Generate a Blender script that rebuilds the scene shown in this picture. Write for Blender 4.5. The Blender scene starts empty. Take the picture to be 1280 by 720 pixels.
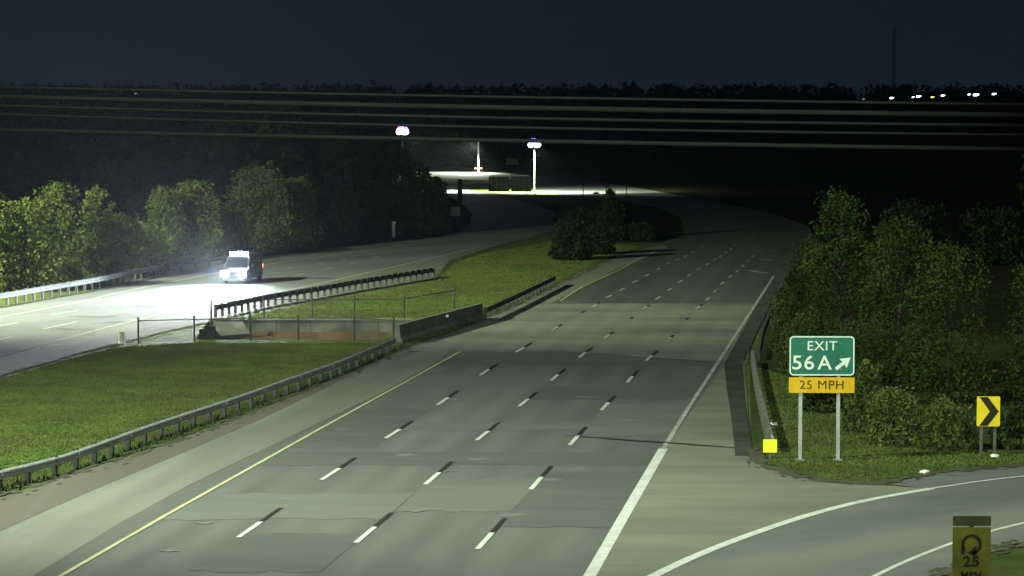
import bpy, bmesh, math, random
import numpy as np
from mathutils import Vector, Matrix

# ------------------------------------------------------------------ camera
F, PITCH, CH = 3240.0, 0.066, 12.85          # focal length in px of a 1280 wide frame, tilt, height
scene = bpy.context.scene
C = scene.collection
cd = bpy.data.cameras.new('camera'); cam = bpy.data.objects.new('camera', cd); C.objects.link(cam)
cam.location = (0, 0, CH); cam.rotation_euler = (math.pi/2 - PITCH, 0, 0)
cd.sensor_width = 36; cd.lens = F/1280*36; cd.clip_start = 0.5; cd.clip_end = 9000
scene.camera = cam

# ------------------------------------------------------------------ world: a dark, faintly blue night sky
w = bpy.data.worlds.new('World'); scene.world = w; w.use_nodes = True
nt = w.node_tree; nt.nodes.clear()
out = nt.nodes.new('ShaderNodeOutputWorld'); bg = nt.nodes.new('ShaderNodeBackground')
tc = nt.nodes.new('ShaderNodeTexCoord'); sep = nt.nodes.new('ShaderNodeSeparateXYZ')
cr = nt.nodes.new('ShaderNodeValToRGB')
cr.color_ramp.elements[0].position = 0.0; cr.color_ramp.elements[0].color = (.0070, .0130, .0190, 1)
cr.color_ramp.elements[1].position = 0.35; cr.color_ramp.elements[1].color = (.0028, .0058, .0115, 1)
nt.links.new(tc.outputs['Generated'], sep.inputs[0]); nt.links.new(sep.outputs['Z'], cr.inputs[0])
nt.links.new(cr.outputs[0], bg.inputs[0]); nt.links.new(bg.outputs[0], out.inputs[0])
bg.inputs[1].default_value = 1.0

# ------------------------------------------------------------------ view and sampling
scene.view_settings.view_transform = 'Standard'; scene.view_settings.look = 'None'
scene.view_settings.exposure = 0.0; scene.view_settings.gamma = 1.0
scene.render.engine = 'CYCLES'
scene.cycles.use_denoising = True
scene.cycles.max_bounces = 4; scene.cycles.diffuse_bounces = 2; scene.cycles.glossy_bounces = 2
scene.cycles.transparent_max_bounces = 8

# ------------------------------------------------------------------ lamps added out of frame to light the near scene (their masts are built below)
def spot(name, loc, target, watts, cone, blend, color, radius):
    l = bpy.data.lights.new(name, 'SPOT'); l.energy = watts; l.color = color
    l.spot_size = math.radians(cone); l.spot_blend = blend; l.shadow_soft_size = radius
    o = bpy.data.objects.new(name, l); C.objects.link(o); o.location = loc
    o.rotation_euler = (Vector(target) - Vector(loc)).to_track_quat('-Z', 'Y').to_euler()
    return o
COOL = (0.87, 1.0, 0.80); WARM = (0.90, 1.0, 0.70)
MAST_A = (-5.0, -6.0, 17.0); MAST_B = (-27, 80, 36); MAST_C = (-66, 158, 30); MAST_D = (27, 52, 20)
spot('added_flood_beam', MAST_A, (14, 205, 0), 180000, 24, .7, COOL, .5)
spot('added_mast_beam', MAST_B, (-2, 100, 0), 255000, 104, .9, COOL, .5)
spot('added_ramp_beam', MAST_D, (10, 80, 0), 60000, 80, 1.0, COOL, .5)
spot('added_tree_side_beam', MAST_C, (-16, 190, 0), 800000, 100, 1.0, WARM, .5)

# ------------------------------------------------------------------ helpers
random.seed(7); rng = np.random.default_rng(7)
def ray(px, py):
    dx = (px-640)/F; dy = (360-py)/F
    return Vector((dx, math.cos(PITCH)+dy*math.sin(PITCH), -math.sin(PITCH)+dy*math.cos(PITCH)))
def g(px, py, z=0.0):                       # point at height z
    d = ray(px, py); t = (z-CH)/d.z
    return Vector((d.x*t, d.y*t, z))
def at(px, py, Y):                          # point at distance Y
    d = ray(px, py); t = Y/d.y
    return Vector((d.x*t, Y, CH+d.z*t))
def gl(pts, z=0.0): return [g(x, y, z) for x, y in pts]
def link(name, me, mat=None, parent=None):
    o = bpy.data.objects.new(name, me); C.objects.link(o)
    if mat is not None:
        me.materials.clear(); me.materials.append(mat)
    if parent is not None: o.parent = parent
    return o
def obj(name, bm, mat, parent=None, smooth=False):
    me = bpy.data.meshes.new(name); bmesh.ops.recalc_face_normals(bm, faces=bm.faces[:])
    bm.to_mesh(me); bm.free()
    if smooth:
        for p in me.polygons: p.use_smooth = True
    return link(name, me, mat, parent)
def tag(o, label=None, cat=None, group=None, kind=None):
    if label: o['label'] = label
    if cat: o['category'] = cat
    if group: o['group'] = group
    if kind: o['kind'] = kind
    return o
def thing(name, loc, label, cat, group=None, rz=0.0):
    o = bpy.data.objects.new(name, None); C.objects.link(o); o.location = loc
    o.rotation_euler = (0, 0, rz); o.empty_display_size = .3
    return tag(o, label, cat, group)
def box(bm, c, s, rz=0.0, rot=None, bev=0.0):
    m = Matrix.Translation(c) @ (rot if rot is not None else Matrix.Rotation(rz, 4, 'Z')) @ Matrix.Diagonal((s[0], s[1], s[2], 1))
    r = bmesh.ops.create_cube(bm, size=1, matrix=m)
    if bev > 0:
        es = list({e for v in r['verts'] for e in v.link_edges})
        bmesh.ops.bevel(bm, geom=es, offset=bev, segments=2, affect='EDGES', profile=.6)
def tube(bm, a, b, r0, r1=None, seg=8, caps=True):
    a, b = Vector(a), Vector(b); r1 = r0 if r1 is None else r1
    d = b-a; q = d.to_track_quat('Z', 'Y').to_matrix().to_4x4()
    m = Matrix.Translation((a+b)/2) @ q
    bmesh.ops.create_cone(bm, cap_ends=caps, segments=seg, radius1=r0, radius2=max(r1, 1e-4), depth=d.length, matrix=m)
def path_tube(bm, pts, rad, seg=6):
    rings = []
    for i, p in enumerate(pts):
        d = (pts[min(i+1, len(pts)-1)]-pts[max(i-1, 0)]).normalized()
        q = d.to_track_quat('Z', 'Y')
        rr = rad[i] if hasattr(rad, '__len__') else rad
        rings.append([bm.verts.new(p + q @ Vector((rr*math.cos(2*math.pi*k/seg), rr*math.sin(2*math.pi*k/seg), 0))) for k in range(seg)])
    for a, b in zip(rings, rings[1:]):
        for k in range(seg): bm.faces.new((a[k], a[(k+1) % seg], b[(k+1) % seg], b[k]))
    bm.faces.new(rings[0][::-1]); bm.faces.new(rings[-1])
def sweep(bm, pts, prof, closed=True):      # prof: (across, up) section swept along pts
    rings = []
    for i, p in enumerate(pts):
        d = (pts[min(i+1, len(pts)-1)]-pts[max(i-1, 0)]); d.z = 0; d.normalize()
        n = Vector((d.y, -d.x, 0))
        rings.append([bm.verts.new(p + n*a + Vector((0, 0, u))) for a, u in prof])
    k = len(prof)
    for a, b in zip(rings, rings[1:]):
        for j in range(k if closed else k-1): bm.faces.new((a[j], a[(j+1) % k], b[(j+1) % k], b[j]))
    if closed: bm.faces.new(rings[0][::-1]); bm.faces.new(rings[-1])
def resample(pts, step):
    out = [pts[0].copy()]; need = step
    for a, b in zip(pts, pts[1:]):
        L = (b-a).length; pos = 0
        while L-pos >= need:
            pos += need; out.append(a.lerp(b, pos/L)); need = step
        need -= L-pos
    return out
def smooth_line(pts, n=6):                   # Catmull-Rom through the points
    P = [pts[0]*2-pts[1]] + list(pts) + [pts[-1]*2-pts[-2]]; out = []
    for i in range(1, len(P)-2):
        for k in range(n):
            t = k/n; a, b, c, d = P[i-1], P[i], P[i+1], P[i+2]
            out.append(.5*((2*b)+(c-a)*t+(2*a-5*b+4*c-d)*t*t+(3*b-a-3*c+d)*t**3))
    out.append(P[-2].copy()); return out
def sheet(name, pts, z, mat, parent=None, kind=None):
    bm = bmesh.new()
    vs = [bm.verts.new((p.x, p.y, z)) for p in pts]
    es = [bm.edges.new((vs[i], vs[(i+1) % len(vs)])) for i in range(len(vs))]
    bmesh.ops.triangle_fill(bm, edges=es, use_beauty=True)
    for f in bm.faces:
        if f.normal.z < 0: f.normal_flip()
    me = bpy.data.meshes.new(name); bm.to_mesh(me); bm.free()
    o = link(name, me, mat, parent)
    if kind: o['kind'] = kind
    return o
def stripe(name, pts, width, z, mat, parent):
    bm = bmesh.new(); L = []
    for i, p in enumerate(pts):
        d = (pts[min(i+1, len(pts)-1)]-pts[max(i-1, 0)]); d.z = 0; d.normalize()
        n = Vector((d.y, -d.x, 0)); wd = width[i] if hasattr(width, '__len__') else width
        a = bm.verts.new((p.x-n.x*wd/2, p.y-n.y*wd/2, z)); b = bm.verts.new((p.x+n.x*wd/2, p.y+n.y*wd/2, z))
        L.append((a, b))
    for (a, b), (c, d) in zip(L, L[1:]): bm.faces.new((a, b, d, c))
    for f in bm.faces:
        f.normal_update()
        if f.normal.z < 0: f.normal_flip()
    me = bpy.data.meshes.new(name); bm.to_mesh(me); bm.free()
    return link(name, me, mat, parent)

# ------------------------------------------------------------------ materials
HEAD = 0.1376                                 # heading of the carriageway, right of +Y
def mat(name, col, rough=.8, metal=0.0, spec=.3):
    m = bpy.data.materials.new(name); m.use_nodes = True; b = m.node_tree.nodes['Principled BSDF']
    b.inputs['Base Color'].default_value = (*col, 1); b.inputs['Roughness'].default_value = rough
    b.inputs['Metallic'].default_value = metal; b.inputs['Specular IOR Level'].default_value = spec
    return m
def noisy(name, c1, c2, scale=1.0, rough=.85, stretch=(1, 1, 1), rot=0.0, detail=6, c3=None, scale2=.1, amt2=.5,
          lo=.35, hi=.65, bump=0.0, bscale=20, metal=0.0, spec=.3, coord='Object'):
    m = mat(name, c1, rough, metal, spec); n = m.node_tree.nodes; l = m.node_tree.links; b = n['Principled BSDF']
    tc = n.new('ShaderNodeTexCoord'); mp = n.new('ShaderNodeMapping'); mp.inputs['Rotation'].default_value = (0, 0, rot)
    mp2 = n.new('ShaderNodeMapping'); mp2.inputs['Scale'].default_value = stretch
    l.new(tc.outputs[coord], mp.inputs[0]); l.new(mp.outputs[0], mp2.inputs[0])
    t = n.new('ShaderNodeTexNoise'); t.inputs['Scale'].default_value = scale; t.inputs['Detail'].default_value = detail
    t.inputs['Roughness'].default_value = .65
    l.new(mp2.outputs[0], t.inputs['Vector'])
    r = n.new('ShaderNodeValToRGB'); r.color_ramp.elements[0].position = lo; r.color_ramp.elements[1].position = hi
    r.color_ramp.elements[0].color = (*c1, 1); r.color_ramp.elements[1].color = (*c2, 1)
    l.new(t.outputs['Fac'], r.inputs[0]); src = r.outputs[0]
    if c3 is not None:
        t2 = n.new('ShaderNodeTexNoise'); t2.inputs['Scale'].default_value = scale2; t2.inputs['Detail'].default_value = 5
        l.new(mp2.outputs[0], t2.inputs['Vector'])
        r2 = n.new('ShaderNodeValToRGB'); r2.color_ramp.elements[0].position = .45; r2.color_ramp.elements[1].position = .62
        r2.color_ramp.elements[0].color = (0, 0, 0, 1); r2.color_ramp.elements[1].color = (amt2, amt2, amt2, 1)
        l.new(t2.outputs['Fac'], r2.inputs[0])
        mx = n.new('ShaderNodeMixRGB'); l.new(r2.outputs[0], mx.inputs[0]); l.new(src, mx.inputs[1])
        mx.inputs[2].default_value = (*c3, 1); src = mx.outputs[0]
    l.new(src, b.inputs['Base Color'])
    if bump > 0:
        tb = n.new('ShaderNodeTexNoise'); tb.inputs['Scale'].default_value = bscale; tb.inputs['Detail'].default_value = 4
        l.new(tc.outputs[coord], tb.inputs['Vector'])
        bp = n.new('ShaderNodeBump'); bp.inputs['Strength'].default_value = bump; bp.inputs['Distance'].default_value = .05
        l.new(tb.outputs['Fac'], bp.inputs['Height']); l.new(bp.outputs[0], b.inputs['Normal'])
    return m
def emis(name, col, strength):
    m = bpy.data.materials.new(name); m.use_nodes = True; n = m.node_tree.nodes; b = n['Principled BSDF']
    b.inputs['Base Color'].default_value = (.5, .5, .5, 1)
    b.inputs['Emission Color'].default_value = (*col, 1); b.inputs['Emission Strength'].default_value = strength
    return m
ROAD = dict(rot=HEAD, stretch=(1, .12, 1))
M = {}
M['asphalt'] = noisy('asphalt', (.083, .087, .079), (.104, .109, .099), .8, .8, c3=(.140, .145, .126), scale2=.25, amt2=.4, bump=.25, bscale=14, **ROAD)
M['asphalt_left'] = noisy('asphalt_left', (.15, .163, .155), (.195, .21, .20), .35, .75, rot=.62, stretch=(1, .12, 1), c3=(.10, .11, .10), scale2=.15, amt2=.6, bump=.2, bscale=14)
M['deck'] = noisy('bridge_concrete', (.150, .160, .134), (.205, .212, .178), .35, .85, c3=(.085, .10, .088), scale2=.16, amt2=.7, stretch=(.35, 1, 1), rot=HEAD, bump=.2)
M['dimmed_far_asphalt'] = noisy('dimmed_far_asphalt', (.045, .050, .046), (.070, .078, .070), .4, .85, c3=(.095, .10, .09), scale2=.12, amt2=.5, **ROAD)
M['shoulder'] = noisy('shoulder_concrete', (.135, .142, .112), (.175, .182, .148), .6, .9, c3=(.115, .115, .095), scale2=.35, amt2=.6, bump=.3, bscale=10, **ROAD)
M['old_shoulder'] = noisy('old_shoulder', (.088, .078, .058), (.118, .104, .078), .6, .9, c3=(.075, .072, .058), scale2=.3, amt2=.6, bump=.3, bscale=10, **ROAD)
M['gore'] = noisy('gore_concrete', (.135, .137, .098), (.175, .178, .130), .5, .9, stretch=(.25, 1, 1), c3=(.110, .115, .085), scale2=.3, amt2=.7, bump=.3, bscale=9)
M['ramp'] = noisy('ramp_asphalt', (.085, .098, .088), (.130, .140, .125), .28, .8, stretch=(.3, 1, 1), rot=-.5, c3=(.16, .165, .145), scale2=.2, amt2=.6, bump=.2, bscale=14)
M['edge_dark'] = noisy('tar_apron', (.030, .032, .026), (.058, .058, .046), 1.2, .9, c3=(.02, .024, .018), scale2=.4, amt2=.7, bump=.4)
M['paint'] = noisy('white_paint', (.44, .47, .42), (.60, .62, .56), 3, .6, c3=(.32, .34, .30), scale2=.9, amt2=.3)
M['worn'] = noisy('worn_white_paint', (.26, .29, .25), (.46, .49, .44), 1.5, .7, c3=(.14, .16, .14), scale2=.6, amt2=.6)
M['yellow_paint'] = noisy('yellow_paint', (.36, .35, .20), (.46, .44, .26), 2, .7, c3=(.24, .23, .11), scale2=.8, amt2=.5)
M['black_paint'] = noisy('black_paint', (.010, .011, .010), (.022, .023, .021), 3, .7)
M['dark_line'] = noisy('dark_line_surface', (.018, .02, .018), (.045, .047, .04), 2, .7)
M['streak'] = noisy('pale_wear', (.115, .122, .108), (.145, .150, .134), 1.2, .85)
M['grass'] = noisy('grass_ground', (.062, .096, .022), (.120, .168, .036), .5, .95, detail=10, c3=(.075, .066, .026), scale2=.11, amt2=.5, bump=.9, bscale=5, spec=.1)
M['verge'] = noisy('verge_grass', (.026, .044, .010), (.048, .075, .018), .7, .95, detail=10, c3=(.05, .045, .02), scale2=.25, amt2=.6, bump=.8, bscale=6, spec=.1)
M['blade'] = noisy('grass_blades', (.062, .094, .022), (.118, .164, .036), .4, .95, detail=10, c3=(.078, .07, .026), scale2=.11, amt2=.5, spec=.1)
M['soil'] = noisy('red_clay', (.060, .030, .016), (.105, .058, .032), .6, .95, c3=(.045, .050, .020), scale2=.4, amt2=.6, bump=.6, bscale=4)
M['concrete'] = noisy('wall_concrete', (.20, .215, .18), (.30, .31, .26), .9, .9, c3=(.10, .11, .09), scale2=.6, amt2=.7, bump=.3)
M['barrier'] = noisy('barrier_concrete', (.14, .155, .14), (.22, .235, .21), .9, .9, c3=(.06, .07, .06), scale2=.7, amt2=.6, bump=.3)
M['galv'] = noisy('galvanised_steel', (.19, .22, .205), (.32, .35, .33), 3, .6, metal=.1, spec=.5)
M['rust'] = noisy('weathered_steel', (.035, .04, .04), (.075, .08, .078), 3, .7, metal=.3)
M['post'] = noisy('weathered_post', (.07, .075, .06), (.14, .14, .11), 5, .85)
M['pole'] = noisy('pole_steel', (.30, .33, .32), (.42, .45, .43), 2, .5, metal=.4)
M['darkmetal'] = noisy('dark_steel', (.018, .021, .022), (.032, .036, .036), 3, .6)
M['bark'] = noisy('bark', (.022, .019, .014), (.045, .038, .028), 6, .95, stretch=(1, 1, .2), bump=.5)
M['sign_green'] = noisy('sign_green', (.004, .110, .062), (.006, .145, .086), 1.2, .45, c3=(.02, .12, .08), scale2=.9, amt2=.5, spec=.3)
M['sign_white'] = noisy('sign_white', (.60, .68, .60), (.72, .78, .70), 2, .45)
M['sign_yellow'] = noisy('sign_yellow', (.56, .33, .008), (.68, .42, .014), 1.6)
M['chev_yellow'] = noisy('chevron_yellow', (.80, .62, .01), (.86, .70, .02), 1.5, .45)
M['marker'] = noisy('marker_sheeting', (.88, .90, .02), (.92, .94, .04), 2, .4)
M['shaded_yellow'] = noisy('shade_painted_yellow', (.075, .070, .008), (.16, .155, .014), 1.3, .7)  # yellow darkened to paint the shade this sign stands in
M['shaded_plaque'] = noisy('shade_painted_plaque', (.035, .038, .014), (.055, .056, .02), 2, .7)
M['legend'] = mat('black_legend', (.018, .014, .006), .6)
M['legend2'] = mat('loop_sign_legend', (.016, .018, .006), .6)
M['aluminium'] = noisy('aluminium_back', (.06, .07, .07), (.09, .10, .10), 2, .5, metal=.3)
M['dimpanel'] = noisy('dim_white_panel', (.30, .33, .30), (.40, .42, .38), 1, .6)
M['white_plastic'] = noisy('white_plastic', (.62, .68, .58), (.75, .8, .7), 2, .6)
M['vanpaint'] = noisy('silver_vehicle_paint', (.06, .065, .075), (.09, .095, .105), 1, .3, metal=.3, spec=.5)
M['darkpaint'] = noisy('dark_vehicle_paint', (.03, .032, .035), (.045, .047, .05), 1, .3, spec=.5)
M['glass'] = mat('dark_glass', (.012, .016, .02), .08, 0, .6)
M['rubber'] = noisy('rubber', (.012, .012, .012), (.025, .025, .025), 6, .9)
M['cable'] = noisy('cable_jacket', (.005, .006, .005), (.010, .011, .009), 3, .6)
def leafmat(name, c1, c2, c3):
    m = noisy(name, c1, c2, 1.1, 1.0, detail=8, c3=c3, scale2=.35, amt2=.8, lo=.3, hi=.7, spec=0.0)
    b = m.node_tree.nodes['Principled BSDF']
    try:
        b.inputs['Transmission Weight'].default_value = 0.0
    except Exception: pass
    return m
M['leaf_yellow'] = leafmat('leaf_yellow_green', (.028, .054, .011), (.070, .100, .020), (.10, .11, .03))
M['leaf_mid'] = leafmat('leaf_mid_green', (.046, .078, .019), (.112, .150, .038), (.13, .165, .06))
M['leaf_cool'] = leafmat('leaf_cool_green', (.044, .078, .026), (.110, .155, .054), (.14, .18, .08))
M['leaf_dark'] = leafmat('leaf_dark_green', (.015, .029, .008), (.036, .060, .014), (.050, .076, .022))
M['leaf_bush'] = leafmat('leaf_bush_green', (.036, .060, .014), (.085, .112, .028), (.13, .13, .05))
M['leaf_unlit'] = leafmat('leaf_shade_painted', (.008, .014, .006), (.018, .028, .010), (.02, .03, .01))  # unlit foliage: missing light painted in as near-black green
HEADL = emis('headlight_glow', (.80, .86, 1.0), 500)
LAMPL = emis('lamp_glow', (.80, .78, 1.0), 14)
LAMPV = emis('glare_fringe_glow', (.20, .10, 1.0), 6)
TAIL = emis('tail_light_glow', (1.0, .10, .05), 30)
FARL = emis('far_lamp_glow', (.75, .85, 1.0), 9)
FARY = emis('far_yellow_lamp_glow', (.75, .85, .10), 2.2)
FARD = emis('far_dim_lamp_glow', (1.0, .75, .55), .35)
CYANL = emis('pole_top_glow', (.45, .95, .9), 6)

def wheel_paths(m, ang, off, amt):
    n = m.node_tree.nodes; l = m.node_tree.links; b = n['Principled BSDF']; src = b.inputs['Base Color'].links[0].from_socket
    tc = n.new('ShaderNodeTexCoord'); mp = n.new('ShaderNodeMapping'); mp.inputs['Rotation'].default_value = (0, 0, ang); l.new(tc.outputs['Object'], mp.inputs[0])
    sp_ = n.new('ShaderNodeSeparateXYZ'); l.new(mp.outputs[0], sp_.inputs[0])
    m1 = n.new('ShaderNodeMath'); m1.operation = 'MULTIPLY_ADD'; m1.inputs[1].default_value = 2*math.pi/1.83; m1.inputs[2].default_value = off; l.new(sp_.outputs['X'], m1.inputs[0])
    m2 = n.new('ShaderNodeMath'); m2.operation = 'SINE'; l.new(m1.outputs[0], m2.inputs[0])
    nz = n.new('ShaderNodeTexNoise'); nz.inputs['Scale'].default_value = .12; nz.inputs['Detail'].default_value = 3; l.new(tc.outputs['Object'], nz.inputs['Vector'])
    m3 = n.new('ShaderNodeMath'); m3.operation = 'MULTIPLY'; l.new(m2.outputs[0], m3.inputs[0]); l.new(nz.outputs['Fac'], m3.inputs[1])
    m4 = n.new('ShaderNodeMath'); m4.operation = 'MULTIPLY_ADD'; m4.inputs[1].default_value = amt; m4.inputs[2].default_value = 1.0; l.new(m3.outputs[0], m4.inputs[0])
    vm = n.new('ShaderNodeVectorMath'); vm.operation = 'SCALE'; l.new(src, vm.inputs[0]); l.new(m4.outputs[0], vm.inputs['Scale'])
    l.new(vm.outputs[0], b.inputs['Base Color'])
wheel_paths(M['asphalt'], HEAD, 1.2, .13); wheel_paths(M['deck'], HEAD, 1.2, .12); wheel_paths(M['dimmed_far_asphalt'], HEAD, 1.2, .14)

# ------------------------------------------------------------------ ground with the culvert pit cut out of it
PIT = [g(243, 424.5), g(474, 424.5), g(515, 400.5), g(262, 400.5)]
bm = bmesh.new()
outer = [(-1600, -200), (1600, -200), (1600, 2400), (-1600, 2400)]
rings = []
for ring in (outer, [(p.x, p.y) for p in PIT]):
    vs = [bm.verts.new((x, y, 0)) for x, y in ring]
    rings.append([bm.edges.new((vs[i], vs[(i+1) % len(vs)])) for i in range(len(vs))])
bmesh.ops.triangle_fill(bm, edges=rings[0]+rings[1], use_beauty=True)
for f in bm.faces:
    f.normal_update()
    if f.normal.z < 0: f.normal_flip()
me = bpy.data.meshes.new('ground'); bm.to_mesh(me); bm.free()
ground = link('ground', me, M['grass']); tag(ground, kind='structure')

# pit: floor, sloped clay bank under the far wall, plain sides
D = -3.2
bm = bmesh.new()
A, B, C_, E_ = PIT
def dn(p, z, dy=0): return (p.x, p.y+dy, z)
v = lambda c: bm.verts.new(c)
bm.faces.new([v(dn(A, D)), v(dn(B, D)), v(dn(C_, D, -4.0)), v(dn(E_, D, -4.0))])
bm.faces.new([v(dn(A, -.01)), v(dn(B, -.01)), v(dn(B, D)), v(dn(A, D))])
n = 24; top = []; bot = []
for i in range(n+1):
    t = i/n; p = E_.lerp(C_, t)
    top.append(v((p.x, p.y-.32-.05*random.random(), -.66-.10*random.random())))
    bot.append(v((p.x, p.y-4.0, D)))
for i in range(n): bm.faces.new((bot[i], bot[i+1], top[i+1], top[i]))
bm.faces.new([v(dn(B, -.01)), v(dn(C_, -.01)), v(dn(C_, D)), v(dn(B, D))])
bm.faces.new([v(dn(A, -.01)), v(dn(E_, -.01)), v(dn(E_, D)), v(dn(A, D))])
tag(obj('culvert_pit_soil', bm, M['soil']), kind='structure')

# ------------------------------------------------------------------ main carriageway
def P(*a): return list(a)
left_edge = P((-420, 806), (0, 623), (94, 592), (187, 563), (312, 517), (440, 466), (502, 438), (590, 405), (695, 357), (730, 337), (780, 317), (830, 305),
              (862, 292), (855, 272), (824, 258), (780, 249.5), (729, 247), (700, 242.5), (640, 232.5), (600, 226.5), (530, 221.3), (380, 214))
right_edge = P((980, 820), (1010, 640), (938, 563), (934, 500), (930, 452), (944, 420), (962, 385), (980, 350), (1000, 318), (1020, 300), (1010, 283), (965, 267), (900, 254), (850, 245), (800, 236), (750, 228),
               (690, 217.5), (600, 211), (530, 206.5), (380, 201))
main = sheet('main_road', gl(left_edge + right_edge[::-1]), .020, M['asphalt'], kind='structure')
# the far stretch, coloured darker to paint the light fading out
sheet('dimmed_far_surface', gl([(668, 380), (695, 360), (724, 345), (772, 322), (828, 308)] + left_edge[12:] + right_edge[:8:-1] + [(978, 352), (962, 380)]), .024, M['dimmed_far_asphalt'], main)
# bridge deck of paler concrete
sheet('bridge_deck', gl([(507, 440), (592, 406), (655, 380), (957, 379.5), (940, 420), (934, 456), (700, 439.5)]), .028, M['deck'], main)
# median side shoulder, two tones
inner = P((-380, 930), (80, 722), (206, 649), (400, 540), (500, 485), (577, 441))
inner_w = P((-420, 905), (40, 722), (150, 655), (240, 605), (370, 543), (480, 490), (540, 456), (570, 441))
sheet('pale_shoulder', gl([(-420, 806), (-60, 690), (0, 665), (120, 612), (240, 562), (330, 523), (440, 470), (500, 440.5), (560, 440.5), (540, 456), (480, 490), (370, 543), (240, 605), (150, 655), (40, 722), (-420, 985)]), .028, M['shoulder'], main)
sheet('old_shoulder', gl([(-420, 806), (0, 623.5), (94, 592.5), (187, 563.5), (312, 517.5), (440, 466.5), (440, 469.8), (330, 522.8), (240, 561.8), (120, 611.8), (0, 664.8), (-60, 689.8), (-420, 900)]), .032, M['old_shoulder'], main)
sheet('pale_shoulder', gl([(655, 379), (695, 357.5), (730, 337.5), (780, 317.5), (828, 306), (836, 309), (800, 326), (768, 338), (730, 358), (690, 379)]), .028, M['shoulder'], main)
# gore area and right shoulder
gore = sheet('gore_pavement', gl([(700, 800), (735, 722), (832, 560), (905, 458), (918, 452), (930, 452), (934, 500), (938, 563), (955, 582), (990, 595), (1040, 604), (1095, 607), (1150, 611), (1164, 614), (1080, 629), (1000, 650), (900, 686), (818, 724), (700, 800)][:-1]), .032, M['gore'], kind='structure')
sheet('tar_apron', gl([(905, 456), (928, 453), (932, 500), (940, 560), (944, 571), (919, 571), (915, 530), (909, 490)]), .036, M['edge_dark'], gore)
ramp = sheet('ramp_road', gl([(700, 800), (818, 722), (900, 684.5), (1000, 649), (1080, 628), (1164, 612.5), (1110, 606), (1160, 594), (1220, 587), (1280, 583), (1500, 570), (1500, 640), (1280, 678), (1232, 693), (1172, 722), (1020, 830), (820, 900)]), .028, M['ramp'], kind='structure')
# right hand dark shoulder between the edge line and the far rail
sheet('dark_shoulder', gl([(905, 456), (940, 392), (960, 352), (975, 352), (955, 398), (944, 420), (931, 452)]), .036, M['edge_dark'], main)

# --- markings
ZM = .042
L = [ [(298,673),(402,601),(482,549),(547,507),(600,470),(645,441),(690,414),(717,396),(741,384.5),(757.5,373),(775,364),(791,354),(806,346),(821,338),(832,331),(844,326),(855,322),(864,317),(876,309.5)],
      [(444.9,679.8),(531.7,606.6),(595.9,551.4),(648.8,508.9),(688.5,476.8),(723.9,447.5),(755,424),(782,404),(803,388),(820,375),(835,364),(848,354),(859.5,346),(871,338),(882.5,332),(891,326),(899,322),(906,317),(912.5,312.5),(917.5,308)],
      [(596.9,687.8),(663.5,612.8),(712,557.5),(751.7,513.6),(783.9,479.1),(807.5,451.8),(834,428),(853,405),(870,387),(883,376),(892.5,366),(901,356),(911,347.5),(920,341),(927.5,334),(934,327.5),(940,322)]]
for line in L:
    W_ = [g(*p) for p in line]
    for i, p in enumerate(W_):
        d = (W_[i+1]-p) if i+1 < len(W_) else (p-W_[i-1]); d.normalize()
        far = p.y > 175; mid = 141 < p.y <= 175
        wd = .17 if not far else .20
        if not mid or i % 2 == 0:
            o = stripe('lane_dash', [p, p+d*3.05], wd, ZM, M['worn'] if (far or mid) else M['paint'], main)
        if not far:
            stripe('contrast_dash', [p+d*3.07, p+d*(6.0 if not mid else 4.6)], wd, ZM, M['black_paint'], main)
for a, b in (((232, 720), (296, 675)), ((555, 720), (594, 690)), ((700, 720), (706, 712))): pass
stripe('yellow_edge_line', gl([(-200, 881), (80, 719), (206, 646), (400, 537), (500, 482), (575, 440.5)]), .15, ZM, M['yellow_paint'], main)
stripe('yellow_edge_line', smooth_line(gl([(700, 377), (725, 361), (752, 348), (778, 336), (797, 325), (820, 314)])), .15, ZM, M['yellow_paint'], main)
stripe('white_edge_line', gl([(680, 803), (738, 720), (782, 643), (829, 562)]), .36, ZM, M['paint'], main)
stripe('white_edge_line', smooth_line(gl([(829.3, 561.5), (860, 512), (894, 459), (930, 404), (951, 371), (967, 346), (975, 333)])), [.20]*40, ZM, M['paint'], main) if False else \
stripe('white_edge_line', gl([(829.3, 561.5), (860, 512), (894, 459), (918, 422), (951, 371), (967, 346)]), .19, ZM, M['worn'], main)
for a, b in (((936, 338.5), (958, 342)), ((951, 324.5), (966, 326)), ((963, 313), (973, 313.3)), ((700, 378), (722, 378.5))):
    stripe('transverse_mark', gl([a, b]), .5 if a[0] > 900 else .3, ZM, M['worn'], main)
# tapered dark line, joints, pale scuffs
def jag(a, b, n, amp):
    pts = [a.lerp(b, i/n) for i in range(n+1)]
    return [p+Vector((0, random.uniform(-amp, amp), 0)) for p in pts]
stripe('tapered_dark_line', jag(g(704, 545), g(918, 561), 14, .10), [.04, .12, .20, .26, .30, .34, .36, .36, .34, .36, .34, .38, .34, .28, .2], .046, M['dark_line'], main)
for (x, y, s) in ((612, 487, 2.4), (935-400, 568, 1.2), (830-0, 513, 0), ):
    pass
scuffs = [(565, 500, 34, 3), (430, 538, 30, 2), (505, 570, 30, 4), (690, 600, 30, 4), (640, 645, 40, 5), (520, 640, 26, 5), (600, 575, 40, 3), (790, 527, 40, 4), (735, 497, 40, 2), (505, 480, 60, 2), (620, 452, 40, 2), (880, 432, 30, 2), (255, 655, 26, 3), (360, 625, 22, 4), (210, 690, 24, 4), (560, 590, 26, 2)]
def blob(px, py, rx, ry, n=16):
    k = [random.uniform(.4, 1.2) for _ in range(n)]
    return gl([(px+rx/2*k[i]*math.cos(2*math.pi*i/n), py+ry/2*k[i]*math.sin(2*math.pi*i/n)) for i in range(n)])
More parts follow.
